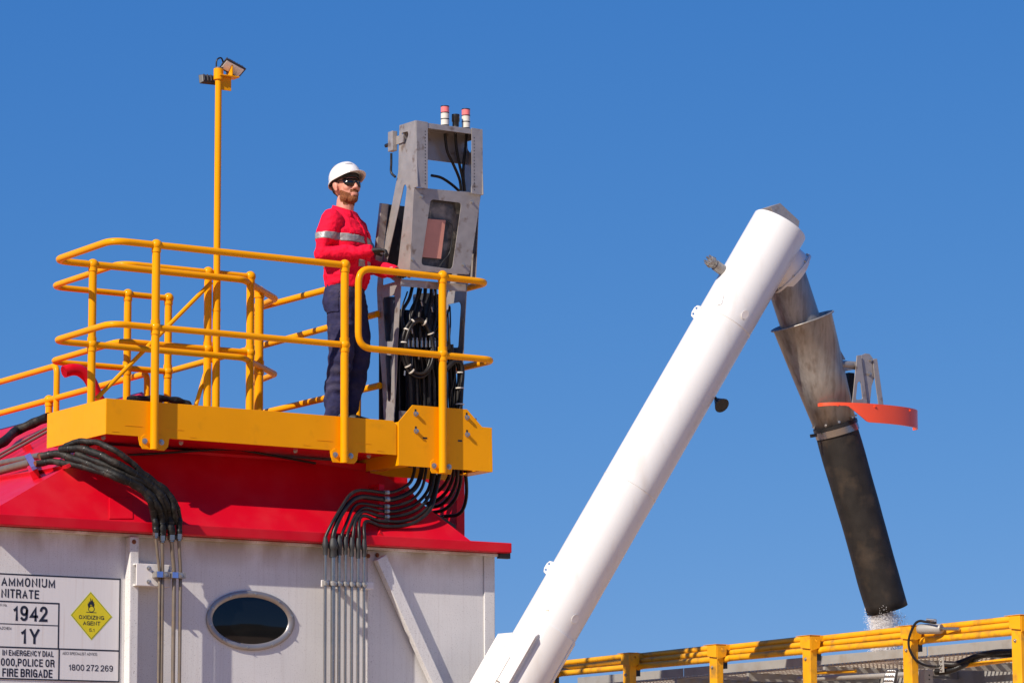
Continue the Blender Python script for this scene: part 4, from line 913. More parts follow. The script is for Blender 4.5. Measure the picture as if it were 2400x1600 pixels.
# tilt sensor on the left side
s0 = tube_hit(1694, 634, 0); e = (aY(1652,603,s0.y)-s0); e.normalize()
MB().tube([s0-e*0.02, s0+e*0.075], 0.040, 18).build('sensor_base', 'steel', aug)
o = MB().tube([s0+e*0.075, s0+e*0.105, s0+e*0.107, s0+e*0.135], [0.034,0.034,0.046,0.040], 10).build('sensor', 'steel', aug)
for k in range(6):
    a = k*1.05; sd = e.orthogonal().normalized(); t_ = e.cross(sd); c_ = s0+e*0.14+(sd*math.cos(a)+t_*math.sin(a))*0.030
    MB().tube([c_-e*0.01, c_+e*0.018], 0.008, 6).build('sensor_nut', 'bolt', o)
# work lamp hanging under the tube
l0 = aY(1672, 928, 19.62)
MB().tube([l0, l0+V((0.04,0,-0.03))], 0.012, 8).build('lamp_stem', 'black', aug)
lc0 = aY(1680, 938, 19.60); ld = (aY(1700,958,19.5)-lc0).normalized()
MB().tube([lc0-ld*0.01, lc0+ld*0.03, lc0+ld*0.075], [0.016, 0.035, 0.058], 16).build('work_lamp', 'black', aug)

spo = thing('discharge_spout', 'dirty steel discharge spout hanging from the head of the white tube', 'spout', tuple(aY(1957,994,YS)))
def sY(x, y, d=0): return aY(x, y, YS+d)
br0 = sY(1800, 596); br1 = sY(1851, 645)
MB().tube([br0, br1], [0.19, 0.192], 40).build('branch_pipe', 'tube_white', spo)
bd = (br1-br0).normalized(); bd = (bd + V((-0.20,-0.16,0))).normalized()
fo = MB().tube([br1-bd*0.008, br1+bd*0.008], 0.212, 48).build('flange', 'tube_white', spo, bevel=0.002)
for k in range(8):
    a = k*math.pi/4+0.3; sd = bd.orthogonal().normalized(); t_ = bd.cross(sd); c_ = br1+(sd*math.cos(a)+t_*math.sin(a))*0.197
    hexbolt(c_-bd*0.009, -bd, 0.009, 0.008).build('flange_bolt', 'bolt', fo)
g0 = sY(1838, 640); g1 = sY(1902, 835)
MB().tube([g0, g1], [0.152, 0.152], 40).build('upper_pipe', 'steel', spo)
c0 = sY(1881, 754); c1 = sY(1957, 994)
mb = MB(); nn = 40; rings = []
ax0 = (sY(1902,835)-g0).normalized(); ax1 = (sY(2080,1430)-sY(1960,1005)).normalized()
def ring(c, ax, r_):
    sd = V((1,0,0)); sd = (sd-ax*sd.dot(ax)).normalized(); t_ = ax.cross(sd); return [c+(sd*math.cos(2*math.pi*k/nn)+t_*math.sin(2*math.pi*k/nn))*r_ for k in range(nn)]
R_ = [ring(c0-ax0*0.006, ax0, 0.243), ring(c0, ax0, 0.226), ring(c0.lerp(c1, 0.5), ax0, 0.194), ring(c1, ax1, 0.158), ring(c1, ax1, 0.150), ring(c0.lerp(c1,0.5), ax0, 0.186), ring(c0, ax0, 0.218), ring(c0-ax0*0.006, ax0, 0.236)]
mb.add([p for r_ in R_ for p in r_], [(i*nn+k, i*nn+(k+1) % nn, ((i+1) % 8)*nn+(k+1) % nn, ((i+1) % 8)*nn+k) for i in range(8) for k in range(nn)], True)
cone = mb.build('cone', 'steel', spo)
o = MB().tube(ring(c0-ax0*0.004, ax0, 0.238), 0.007, 8, closed=True).build('rim', 'steel', cone)
for k in range(9):
    a = k*2*math.pi/9; p = ring(c1-ax1*0.02, ax1, 0.162)[int(a/(2*math.pi)*nn)]; hexbolt(p, (p-c1).normalized(), 0.007, 0.006).build('rim_bolt', 'bolt', cone)
MB().tube([c1-ax1*0.002, c1+ax1*0.022], 0.168, 40).build('gasket', 'black', spo)
MB().tube([c1+ax1*0.024, c1+ax1*0.075], 0.1655, 40).build('clamp_band', 'chrome_pipe', spo)
cbk = aY(1908, 1022, YS); MB().bar(cbk-V((0.03,0,0)), cbk+V((0.02,0,0.01)), 0.02, 0.025).build('clamp_screw', 'black', spo)
sp2 = sY(2080, 1428)
sl_ = thing('rubber_sleeve', 'long black rubber sleeve hanging from the spout over the other truck', 'rubber sleeve', tuple(sp2))
mb = MB(); P = []; nn2 = 44; NS = 22
for side, ro_ in ((0, 0.0), (1, -0.010)):
    for i in range(NS+1):
        t = i/NS; c_ = (c1+ax1*0.05).lerp(sp2, t); rg = ring(c_, ax1, 1.0)[:]; sd = V((1,0,0)); sd = (sd-ax1*sd.dot(ax1)).normalized(); tt = ax1.cross(sd)
        for k in range(nn2):
            a = 2*math.pi*k/nn2; r_ = 0.157+ro_+0.004*math.sin(a*2+t*4)*t + 0.006*math.exp(-((a-3.9)/0.22)**2)*(0.4+0.6*math.sin(t*9+0.5)) + 0.003*noise.noise(V((math.cos(a)*2, math.sin(a)*2, t*6)))
            P.append(c_+(sd*math.cos(a)+tt*math.sin(a))*r_)
M_ = (NS+1)*nn2
for i in range(NS):
    for k in range(nn2):
        k2 = (k+1) % nn2
        mb.f.append((i*nn2+k, i*nn2+k2, (i+1)*nn2+k2, (i+1)*nn2+k)); mb.f.append((M_+i*nn2+k2, M_+i*nn2+k, M_+(i+1)*nn2+k, M_+(i+1)*nn2+k2))
for k in range(nn2): mb.f.append((NS*nn2+k, NS*nn2+(k+1) % nn2, M_+NS*nn2+(k+1) % nn2, M_+NS*nn2+k))
mb.v = [tuple(p) for p in P]; mb.sm = [True]*len(mb.f)
mb.build('sleeve', 'rubber', sl_, recalc=False)
# stub, gussets and the orange guard
def zs_(x, y): return 1780+x/3.2675, 580+y/3.2675
gu = thing('spout_guard', 'orange curved guard hoop on steel arms beside the spout', 'guard hoop', tuple(aY(2040,975,YS-0.05)))
MB().tube([aY(*zs_(575,893), YS-0.13), aY(*zs_(760,905), YS-0.13)], 0.031, 20).build('stub_pipe', 'steel', gu)
MB().plate([aY(*zs_(x,y), YS-0.15) for x, y in ((490,930),(560,905),(740,930),(640,945),(520,948))], [], (0,0.10,0)).build('stub_plate', 'steel', gu)
MB().plate([aY(*zs_(x,y), YS-0.135) for x, y in ((528,622),(660,858),(605,862))], [], (0,0.008,0)).build('gusset', 'steel', gu)
MB().plate([aY(*zs_(x,y), YS-0.16) for x, y in ((605,862),(528,640),(545,760),(570,865))], [], (0,0.008,0)).build('gusset', 'steel', gu)
nearp = [aY(*zs_(x,y), YS-0.17) for x, y in ((748,826),(778,822),(828,1195),(712,1190))]
slot = rnd([aY(*zs_(x,y), YS-0.17) for x, y in ((752,1030),(776,1022),(792,1160),(738,1166))], 0.02)
MB().plate(nearp, [slot], (0,0.008,0)).build('arm_plate', 'plate_grey', gu, bevel=0.002)
MB().plate([aY(*zs_(x,y), YS-0.17) for x, y in ((872,852),(902,850),(952,1210),(915,1206),(880,960))], [], (0,0.008,0)).build('arm_plate', 'plate_grey', gu, bevel=0.002)
MB().plate([aY(*zs_(x,y), YS-0.155) for x, y in ((780,824),(812,810),(845,815),(872,852),(880,1000),(860,1060),(846,1205),(828,1190))], [], (0,0.008,0)).build('arm_web', 'plate_grey', gu, bevel=0.002)
for x, y in ((850,862),(840,968)): hexbolt(aY(*zs_(x,y), YS-0.1565), (0,-1,0), 0.010, 0.014).build('bolt', 'bolt', gu)
MB().box(tuple(aY(*zs_(700,1180), YS-0.02)-V((0.03,0.02,0.0))), tuple(aY(*zs_(690,960), YS-0.02)+V((0.03,0.03,0.0)))).build('proximity_sensor', 'black', gu)
HC = aY(*zs_(770,1240), YS+0.02); hA = aY(1919,946,YS-0.10); hB = aY(2144,966,YS-0.10); HC = V(((hA.x+hB.x)/2, YS-0.10, HC.z)); HR = (hB.x-hA.x)/2
mb = MB(); P = []; NA = 56; a0_, a1_ = RAD(-184), RAD(4)
ztop = aY(*zs_(800,1188), YS-0.10-HR*0.42).z
for i in range(NA+1):
    t = i/NA; a = a0_+(a1_-a0_)*t; fx = (math.cos(a)+1)/2; s_ = 0.17+0.83*min(1, max(0, (fx-0.17)/0.17))
    for r_ in (HR, HR-0.012):
        q_ = r_*0.42-(0.007 if r_ < HR else 0); P.append(V((HC.x+r_*math.cos(a), HC.y+q_*math.sin(a), ztop))); P.append(V((HC.x+r_*math.cos(a), HC.y+q_*math.sin(a), ztop-0.138*s_)))
for i in range(NA):
    a, b = i*4, i*4+4
    mb.f += [(a, a+1, b+1, b), (a+3, a+2, b+2, b+3), (a+2, a, b, b+2), (a+1, a+3, b+3, b+1)]
mb.f += [(0,2,3,1), (NA*4, NA*4+1, NA*4+3, NA*4+2)]
mb.v = [tuple(p) for p in P]; mb.sm = [False]*len(mb.f)
hoop = mb.build('hoop', 'orange_red', gu)
for p in hoop.data.polygons: p.use_smooth = True
em = hoop.modifiers.new('es', 'EDGE_SPLIT'); em.split_angle = RAD(40)
for a in (-2.5, -1.75, -0.9, -0.1):
    c_ = V((HC.x+HR*math.cos(a), HC.y+HR*0.42*math.sin(a), ztop-0.02)); hexbolt(c_, (math.cos(a)*0.42, math.sin(a), 0), 0.007, 0.004).build('hoop_rivet', 'orange_red', gu)
# white granules pouring out
rg_ = random.Random(3); mb = MB(); v6 = [(1,0,0),(-1,0,0),(0,1,0),(0,-1,0),(0,0,1),(0,0,-1)]; f8 = [(0,2,4),(2,1,4),(1,3,4),(3,0,4),(2,0,5),(1,2,5),(3,1,5),(0,3,5)]
for i in range(64000):
    dn = rg_.random() < 0.84
    x = rg_.gauss(-0.066, 0.033) if dn else rg_.gauss(0.0, 0.070)
    if abs(x) > 0.145: continue
    yv = rg_.gauss(0, 0.045); t = rg_.random()*0.40
    p = sp2+V((x*(1-0.25*t)+0.02*t, yv, -t-0.012-x*0.27)); r_ = rg_.uniform(0.0016, 0.0034)
    if p.z < 3.10: continue
    mb.add([p+V(q_)*r_ for q_ in v6], f8)
gr = mb.build('granules', 'granule', None, recalc=False); tag(gr, 'white granules pouring from the rubber sleeve', 'granules', kind='stuff')

# ------------------------------------------------------------------ the other truck: folded yellow rails, walkway, tank
XR0 = 15.47
def zL(x, y): return 2050+x/6.72, 1430+y/6.72
fr_ = thing('folded_rail', 'yellow folded handrails with channel posts along the top of the other truck', 'guard rail', (XR0, 19.7, 2.6))
ZPT = 3.290; posts = [18.578+1.150*k for k in range(-2, 5)]
mbp = None
for k, y in enumerate(posts):
    mb = MB(); z1_ = ZPT-0.075
    mb.add([(XR0-0.03,y-0.045,2.4),(XR0+0.02,y-0.045,2.4),(XR0+0.02,y+0.05,2.4),(XR0-0.03,y+0.05,2.4),(XR0-0.03,y-0.045,z1_),(XR0+0.035,y-0.045,z1_),(XR0+0.035,y+0.05,z1_),(XR0-0.03,y+0.05,z1_)],
           [(0,3,2,1),(4,5,6,7),(0,1,5,4),(1,2,6,5),(2,3,7,6),(3,0,4,7)])
    p_ = mb.build('post', 'yellow_old', fr_, bevel=0.004)
    mb = MB(); mb.plate([(XR0-0.045,y-0.06,z1_-0.02),(XR0-0.045,y+0.055,z1_-0.005),(XR0-0.045,y+0.055,ZPT),(XR0-0.045,y-0.06,ZPT)], [], (0.008,0,0))
    mb.plate([(XR0-0.036,y-0.062,z1_-0.035),(XR0+0.045,y-0.062,z1_-0.01),(XR0+0.055,y-0.062,z1_+0.03),(XR0+0.050,y-0.062,ZPT+0.004),(XR0-0.036,y-0.062,ZPT)],
             [[(XR0+0.012+0.009*math.cos(t), y-0.062, ZPT-0.028+0.009*math.sin(t)) for t in np.linspace(0,2*math.pi,11)[:-1]]], (0,0.008,0))
    mb.box((XR0-0.050,y-0.066,ZPT+0.0045),(XR0+0.06,y+0.10,ZPT+0.0085))
    mb.build('post_head', 'yellow_old', p_, bevel=0.002)
    MB().box((XR0+0.036,y-0.04,z1_-0.10),(XR0+0.075,y+0.03,z1_-0.035)).build('stop_block', 'black', p_)
    hexbolt((XR0-0.0305,y+0.01,z1_-0.09), (-1,0,0), 0.009, 0.008).build('bolt', 'bolt', p_)
for X, z, r_, sp_ in ((XR0+0.070, 3.193, 0.024, 0.0), (XR0+0.11, 3.246, 0.023, 0.010), (XR0+0.14, 3.290, 0.023, 0.008)):
    for k in range(len(posts)-1):
        ya, yb = posts[k]+0.02, posts[k+1]-0.02 if X < XR0+0.1 else posts[k+1]+0.1
        P = fillet([(X-0.03,ya-0.03,z-0.012),(X,ya+0.08,z),(X,yb-0.06,z-sp_),(X-0.02,yb,z-sp_-0.012)], 0.06)
        MB().tube(P, r_, 14).build('rail_tube', 'yellow_old', fr_)
wk = thing('walkway', 'grey grated walkway along the top of the other truck', 'walkway', (15.9, 19.7, 3.05))
XF = 15.90; zk1 = aX(2050,1525,XF).z; zk0 = aX(2050,1546,XF).z; yj = [15.8, aX(*zL(825,620), XF).y, aX(1602,1590,XF).y, 23.4]
for a, b in zip(yj[:-1], yj[1:]): MB().box((XF, a+0.006, zk0), (XF+0.006, b-0.006, zk1)).build('kick_plate', 'grey_alloy', wk, bevel=0.001)
mb = MB()
for i in range(150):
    y = 16.2+i*0.046; mb.box((XF+0.012, y, zk0-0.008), (XF+1.30, y+0.012, zk0+0.002))
for j in range(11):
    x = XF+0.03+j*0.115; mb.box((x, 16.2, zk0-0.014), (x+0.055, 23.0, zk0-0.0085))
go_ = mb.build('grating', 'grate', wk); go_['kind'] = 'stuff'
for k in range(8):
    y = 16.3+k*0.95; MB().box((XF+0.008, y, zk0-0.075), (XF+1.30, y+0.03, zk0-0.0145)).build('cross_member', 'grey_alloy', wk)
MB().box((XF+1.31, 15.9, zk0-0.30), (XF+1.33, 23.3, zk1)).build('side_beam', 'grey_alloy', wk)
tk = thing('tank', 'dusty cream tank body of the other truck under the walkway', 'tank', (16.6, 19.5, 0.4))
cxk, czk, rk = 17.05, 1.90, 1.02
MB().tube([(cxk, 15.5, czk), (cxk, 23.5, czk)], rk, 72).build('shell', 'tank_white', tk)
for y in (17.75, 20.2, 22.5): MB().tube([(cxk, y, czk), (cxk, y+0.012, czk)], rk+0.004, 72).build('seam_band', 'tank_white', tk)
MB().box((16.2,15.6,0.5),(17.7,23.4,1.1)).build('chassis', 'lamp_body', tk)
ln = MB(); ln.tube([aX(*zL(-1200,1080),15.75), aX(*zL(900,985),15.75)], 0.020, 12); ln.build('conduit', 'grey_alloy', tk)
MB().tube([aX(*zL(-1000,980),15.8), aX(*zL(-300,952),15.8)], 0.013, 10).build('side_rail', 'yellow_old', tk)
MB().tube([aX(*zL(1100,905),15.8), aX(*zL(2200,765),15.8)], 0.017, 10).build('side_rail', 'yellow_old', tk)
# flood lamp on the truck
fl_ = thing('flood_lamp', 'square white lens flood lamp on the side of the other truck', 'lamp', tuple(aX(*zL(250,1140),15.55)))
c_ = aX(*zL(240,1050), 15.50); f_ = V((-0.80,-0.58,-0.12)).normalized(); u_ = V((0,0,1)); u_ = (u_-f_*u_.z).normalized(); s_ = f_.cross(u_)
def rrect(k, d): return rnd([c_+s_*(i_*0.062*k)+u_*(j_*0.085*k)+f_*d for i_, j_ in ((-1,-1),(1,-1),(1,1),(-1,1))], 0.022)
o = MB().plate(rrect(1.0, -0.05), [], f_*0.055).build('housing', 'lamp_body', fl_, bevel=0.004)
MB().plate(rrect(0.86, 0.0055), [], f_*0.004).build('lens', 'lamp_lens', fl_)
for i_ in (-1, 1):
    for j_ in (-1, 0, 1):
        p = c_+s_*(i_*0.024)+u_*(j_*0.046)+f_*0.0098; MB().tube([p, p+f_*0.003], [0.020, 0.015], 12).build('reflector', 'chrome_pipe', fl_)
MB().box(tuple(c_+V((0.03,0.0,-0.3))), tuple(c_+V((0.07,0.04,0.02)))).build('lamp_bracket', 'grey_alloy', fl_)
jb = thing('junction_box', 'grey drilled junction box beside the flood lamp', 'box', tuple(aX(*zL(780,1142),15.6)))
a = aX(*zL(690,930),15.62); b = aX(*zL(780,930),15.62)
MB().box((15.62, min(a.y,b.y), 2.75), (15.70, max(a.y,b.y), a.z)).build('box', 'grey_alloy', jb, bevel=0.004)
for k in range(4): c_ = V((15.665, min(a.y,b.y)-0.0012, a.z-0.04-k*0.03)); MB().tube([c_, c_+V((0,0.003,0))], 0.006, 8).build('hole', 'black', jb)
hs_ = thing('hose_strap', 'grey drilled strap holding black hoses under the walkway', 'strap', tuple(aX(*zL(1055,980),15.64)))
p0 = aX(*zL(1050,690),15.645); p1 = aX(*zL(1060,975),15.645)
MB().bar(p0, p1, 0.05, 0.006, up=(-1,0,0)).build('strap', 'grey_alloy', hs_, bevel=0.001)
for k in range(3): hexbolt(p0.lerp(p1, 0.35+0.25*k)-V((0.004,0,0)), (-1,0,0), 0.008, 0.006).build('bolt', 'bolt', hs_)
# hydraulic cylinder that folds the rails, and its hose
hc = thing('rail_cylinder', 'grey hydraulic cylinder lying on the folded rails', 'cylinder', tuple(aX(*zL(880,330),15.5)))
q0 = aX(*zL(690,290),15.44); q1 = aX(*zL(1055,285),15.50); q2 = aX(*zL(1340,290),15.54); dq = (q1-q0).normalized()
MB().tube([q0, q0+dq*0.02, q1-dq*0.02, q1], [0.030,0.036,0.036,0.032], 20).build('barrel', 'grey_alloy', hc)
MB().tube([q1, q2], 0.012, 12).build('rod', 'chrome_pipe', hc)
MB().tube([q1-dq*0.05+V((0,0,0.03)), q1-dq*0.05+V((0,0,0.065))], 0.010, 8).tube([q1-dq*0.05+V((0,0,0.060)), q1-dq*0.12+V((0,0,0.066))], 0.009, 8).build('port', 'bolt', hc)
def xpath(pts): return smooth_path([aX(*zL(x, y), X) for x, y, X in pts], 7)
o = MB().tube(xpath([(960,195,15.44),(800,175,15.43),(710,163,15.42),(640,205,15.41),(575,330,15.40),(535,480,15.40),(555,620,15.41),(640,770,15.45),(780,855,15.52),(950,880,15.60),(1020,870,15.62)]), 0.0090, 10).build('hydraulic_hose', 'hose')
tag(o, 'black hose curving round the post with the grey cylinder', 'hose')
for k, (pts, lab) in enumerate((([(960,960,15.66),(1100,960,15.68),(1300,905,15.72),(1500,800,15.8),(1700,700,15.85),(2000,690,15.85),(2200,690,15.85)], 'thick black ribbed hose under the walkway, lower of the pair'), ([(1090,840,15.66),(1250,850,15.70),(1400,800,15.76),(1600,725,15.82),(1900,660,15.85),(2200,650,15.85)], 'thick black ribbed hose under the walkway, upper of the pair'))):
    P = xpath(pts); Q = []
    for i in range(len(P)-1): Q += [P[i].lerp(P[i+1], t) for t in (0, 0.25, 0.5, 0.75)]
    o = MB().tube(Q, [0.020+0.0035*(i % 2) for i in range(len(Q))], 12).build('ribbed_hose', 'hose'); tag(o, lab, 'hose')
# dark cylinder end and rod by the auger foot
dk = thing('rail_cylinder', 'dark hydraulic cylinder on the folded rails just right of the auger foot', 'cylinder', tuple(aX(1345,1570,15.6)))
d0 = aX(1325,1572,15.58); d1 = aX(1350,1570,15.60); d2 = aX(1392,1571,15.62)
MB().tube([d0-(d1-d0)*2, d1], 0.036, 18).build('barrel', 'lamp_body', dk); MB().tube([d1, d2], 0.012, 10).build('rod', 'chrome_pipe', dk)
MB().tube([d1-V((0,0.03,0)), d1+V((0,-0.03,0.06))], 0.008, 8).build('port', 'black', dk)

# ------------------------------------------------------------------ the worker
PY = 20.80
pb_ = aY(812, 975, PY); PLOC = V((pb_.x, PY, DECK))
HD = math.atan2(-0.849, 0.527)
per = thing('person', 'worker in red hi-vis shirt, navy trousers, white hard hat and sunglasses at the console', 'person', tuple(PLOC))
MR = Matrix.Rotation(HD, 3, 'Z')
def loft(mb, secs, n=20):
    """closed loft: each section is (centre, axis, rx, ry) with rx along local x (or the frame's first axis)"""
    o = len(mb.v)
    for c, ax, rx, ry in secs:
        ax = V(ax).normalized(); s_ = V((0,1,0)) if abs(ax.y) < 0.9 else V((1,0,0)); s_ = (s_-ax*s_.dot(ax)).normalized(); t_ = s_.cross(ax)
        for k in range(n):
            a = 2*math.pi*k/n; mb.v.append(tuple(V(c)+t_*(rx*math.cos(a))+s_*(ry*math.sin(a))))
    m_ = len(secs)
    for i in range(m_-1):
        for k in range(n): mb.f.append((o+i*n+k, o+i*n+(k+1) % n, o+(i+1)*n+(k+1) % n, o+(i+1)*n+k))
    mb.f.append(tuple(o+k for k in range(n-1, -1, -1))); mb.f.append(tuple(o+(m_-1)*n+k for k in range(n)))
    mb.sm += [True]*(len(mb.f)-len(mb.sm)); return mb
def limb(mb, pts):
    """chain of (x,y,z,r)"""
    P = [V(p[:3]) for p in pts]; secs = []
    for i, p in enumerate(pts):
        ax = (P[min(i+1, len(P)-1)]-P[max(i-1, 0)]); secs.append((P[i], ax, p[3], p[3]))
    for p in pts: mb.sphere(p[:3], p[3]*0.98, 16, 10)
    return loft(mb, secs)
def vert(mb, rows): return loft(mb, [((cx, cy, z), (0,0,1), rx, ry) for z, cx, cy, rx, ry in rows], 28)
def remesh(mb, vox, smooth=2, fac=0.5):
    me = bpy.data.meshes.new('tmp'); me.from_pydata(mb.v, [], mb.f)
    bm = bmesh.new(); bm.from_mesh(me); bmesh.ops.recalc_face_normals(bm, faces=bm.faces); bm.to_mesh(me); bm.free()
    o = bpy.data.objects.new('tmp', me); COL.objects.link(o)
    r = o.modifiers.new('r', 'REMESH'); r.mode = 'VOXEL'; r.voxel_size = vox
    if smooth: s = o.modifiers.new('s', 'SMOOTH'); s.iterations = smooth; s.factor = fac
    dg = bpy.context.evaluated_depsgraph_get(); m2 = bpy.data.meshes.new_from_object(o.evaluated_get(dg))
    bpy.data.objects.remove(o); bpy.data.meshes.remove(me); return m2
def displace(me, fn):
    N_ = [v.normal.copy() for v in me.vertices]
    for v, n in zip(me.vertices, N_): v.co = v.co + n*fn(v.co, n)
def finish(me, name, mt, parent, X=None):
    """local person space -> parent space"""
    for v in me.vertices: v.co = MR @ (X(v.co) if X else v.co)
    me.polygons.foreach_set('use_smooth', [True]*len(me.polygons)); me.materials.clear(); me.materials.append(MAT[mt]); me.update()
    o = bpy.data.objects.new(name, me); COL.objects.link(o); o.parent = parent; return o
def extract(me, pred, off, thick=0.0):
    """copy of the faces whose centre satisfies pred, lifted along the normals and given an edge"""
    vs_ = {}; V2 = []; F2 = []
    for p in me.polygons:
        if pred(p.center, p.normal):
            f = []
            for i in p.vertices:
                if i not in vs_: vs_[i] = len(V2); V2.append(me.vertices[i].co + me.vertices[i].normal*off)
                f.append(vs_[i])
            F2.append(f)
    m2 = bpy.data.meshes.new('ext'); m2.from_pydata([tuple(v) for v in V2], [], F2); m2.update()
    if thick:
        bm = bmesh.new(); bm.from_mesh(m2); bmesh.ops.solidify(bm, geom=bm.faces[:], thickness=thick); bm.to_mesh(m2); bm.free()
    return m2
# head space -> person space: scale about the chin, look up a little, turn
HP = V((-0.01, 0, 1.60)); HM = Matrix.Rotation(RAD(-27), 3, 'Z') @ Matrix.Rotation(RAD(-4), 3, 'Y') * 1.10
def HX(p): return HP + HM @ (V(p)-HP)
# --- body (skin): head, neck, trunk and limbs as one surface
hb_ = MB()
hb_.sphere((-0.012,0,1.757), 1.0, 28, 18, (0.098,0.077,0.104)); hb_.sphere((0.034,0,1.690), 1.0, 24, 16, (0.066,0.060,0.088)); hb_.sphere((0.072,0,1.628), 1.0, 16, 10, (0.030,0.034,0.026))
hb_.sphere((0.072,0,1.757), 1.0, 16, 10, (0.024,0.056,0.018)); hb_.sphere((0.02,0.03,1.645), 1.0, 14, 10, (0.055,0.030,0.034)); hb_.sphere((0.02,-0.03,1.645), 1.0, 14, 10, (0.055,0.030,0.034))
limb(hb_, [(0.088,0,1.748,0.010),(0.104,0,1.722,0.0115),(0.116,0,1.700,0.0135)])
for s_ in (-1, 1):
    hb_.sphere((0.104,s_*0.013,1.696), 1.0, 10, 8, (0.013,0.009,0.009)); hb_.sphere((0.062,s_*0.037,1.705), 1.0, 12, 8, (0.032,0.026,0.030))
    hb_.sphere((-0.004,s_*0.080,1.722), 1.0, 14, 10, (0.020,0.010,0.034)); hb_.sphere((-0.010,s_*0.086,1.730), 1.0, 12, 8, (0.018,0.008,0.026)); hb_.sphere((0.004,s_*0.079,1.697), 1.0, 10, 8, (0.010,0.008,0.012))
hb_.sphere((0.097,0,1.6635), 1.0, 14, 8, (0.011,0.025,0.0065)); hb_.sphere((0.096,0,1.652), 1.0, 14, 8, (0.012,0.022,0.0075))
hb_.v = [tuple(HX(p)) for p in hb_.v]
limb(hb_, [(-0.03,0,1.44,0.075),(-0.02,0,1.54,0.066),(-0.012,0,1.64,0.064)])
vert(hb_, [(0.93,0,0,0.11,0.15),(1.1,0,0,0.11,0.15),(1.3,0,0,0.12,0.165),(1.42,-0.01,0,0.11,0.165),(1.48,-0.02,0,0.07,0.11)])
ARM_R = [(-0.022,-0.186,1.462),(-0.046,-0.240,1.340),(-0.052,-0.268,1.212),(0.10,-0.215,1.213),(0.255,-0.150,1.222)]
ARM_L = [(-0.022,0.186,1.462),(0.02,0.235,1.32),(0.06,0.245,1.185),(0.19,0.20,1.145),(0.31,0.13,1.12)]
for A in (ARM_R, ARM_L): limb(hb_, [(*p, r) for p, r in zip(A, (0.055,0.045,0.040,0.036,0.027))])
LEG_R = [(0.0,-0.085,0.90),(0.010,-0.098,0.66),(0.014,-0.105,0.50),(-0.018,-0.112,0.30),(-0.035,-0.112,0.08)]
LEG_L = [(0.0,0.085,0.90),(0.035,0.092,0.66),(0.045,0.096,0.50),(0.00,0.090,0.30),(-0.05,0.085,0.09)]
for A in (LEG_R, LEG_L): limb(hb_, [(*p, r) for p, r in zip(A, (0.085,0.070,0.055,0.05,0.035))])
body = remesh(hb_, 0.0052, 2, 0.4)
HI = HM.inverted()
def to_head(p): return HP + HI @ (V(p)-HP)
def beard_pred(c, n):
    p = to_head(c)
    if p.z > 1.728 or p.z < 1.598 or p.x < -0.002: return False
    if p.x < 0.025: return p.z < 1.690 and abs(p.y) > 0.045 and p.x > 0.010 and p.z > 1.615          # sideburn and jaw angle
    top = 1.662+0.55*max(0, 0.085-p.x)                                # cheek line rises toward the ear
    if p.x > 0.07 and abs(p.y) < 0.030 and 1.645 < p.z < 1.668: return False   # lips
    if p.x > 0.075 and abs(p.y) < 0.032 and 1.668 <= p.z < 1.686: return True  # moustache
    return p.z < top
beard = extract(body, beard_pred, 0.0030); displace(beard, lambda c, n: 0.0016*noise.noise(c*260)+0.0016*noise.noise(c*90))
def hair_pred(c, n):
    p = to_head(c); return p.x < 0.02 and p.z > 1.665 and not (abs(p.y) > 0.073 and p.z < 1.76) and (p.x < -0.03 or p.z > 1.735) and (p.z > 1.70 or p.x < -0.055)
hair = extract(body, hair_pred, 0.005, 0.003)
bo = finish(body, 'body', 'skin', per)
finish(beard, 'beard', 'beard', bo); finish(hair, 'hair', 'hair', bo)
# --- shirt
sh = MB()
vert(sh, [(0.985,-0.010,0,0.128,0.162),(1.015,-0.006,0,0.146,0.180),(1.07,0.0,0,0.160,0.192),(1.17,0.0,0,0.160,0.195),(1.29,-0.004,0,0.166,0.208),(1.39,-0.010,0,0.160,0.212),(1.465,-0.022,0,0.134,0.190),(1.525,-0.028,0,0.104,0.136),(1.560,-0.024,0,0.084,0.094)])
for A in (ARM_R, ARM_L): limb(sh, [(*p, r) for p, r in zip(A, (0.082,0.073,0.064,0.055,0.045))])
shm = remesh(sh, 0.0072, 3, 0.5)
def fold(c, n):
    """cloth creases: ridged noise, drawn out along the sleeves and gathered at belt and elbow"""
    rg = lambda v: 0.45-2*abs(noise.noise(v))
    d = 0.009*noise.noise(V((c.x*7, c.y*7, c.z*10)))+0.0045*rg(V((c.x*9+c.z*9, c.y*13, c.z*20-c.x*6)))+0.0025*noise.noise(V((c.x*34+3, c.y*34, c.z*40)))
    if c.z < 1.15: d += 0.010*rg(V((c.x*16, c.y*16, c.z*6+5)))*min(1, (1.15-c.z)*9)
    if c.y < -0.12 and 1.10 < c.z < 1.32: d += 0.0075*rg(V((c.x*26+c.z*14, c.z*10, 2.0)))
    if abs(c.y) > 0.12 and c.z > 1.36: d += 0.005*rg(V((c.x*10, c.z*26, 7.0)))
    return d
displace(shm, fold); shm.update()
tape = extract(shm, lambda c, n: 1.312 < c.z+0.03*c.x < 1.364, 0.0022, 0.0015)
tape2 = extract(shm, lambda c, n: 1.135 < c.z < 1.185 and abs(c.y) < 0.205 and (c.x < 0.02 or abs(c.y) < 0.09), 0.0022, 0.0015)
pock = extract(shm, lambda c, n: c.x > 0.04 and -0.150 < c.y < -0.045 and 1.362 < c.z < 1.405 and n.x > 0.2, 0.006, 0.004)
pock2 = extract(shm, lambda c, n: c.x > 0.04 and 0.045 < c.y < 0.150 and 1.362 < c.z < 1.405 and n.x > 0.2, 0.006, 0.004)
plk = extract(shm, lambda c, n: c.x > 0.02 and abs(c.y) < 0.018 and 1.0 < c.z < 1.50, 0.004, 0.003)
sho = finish(shm, 'shirt', 'shirt', per)
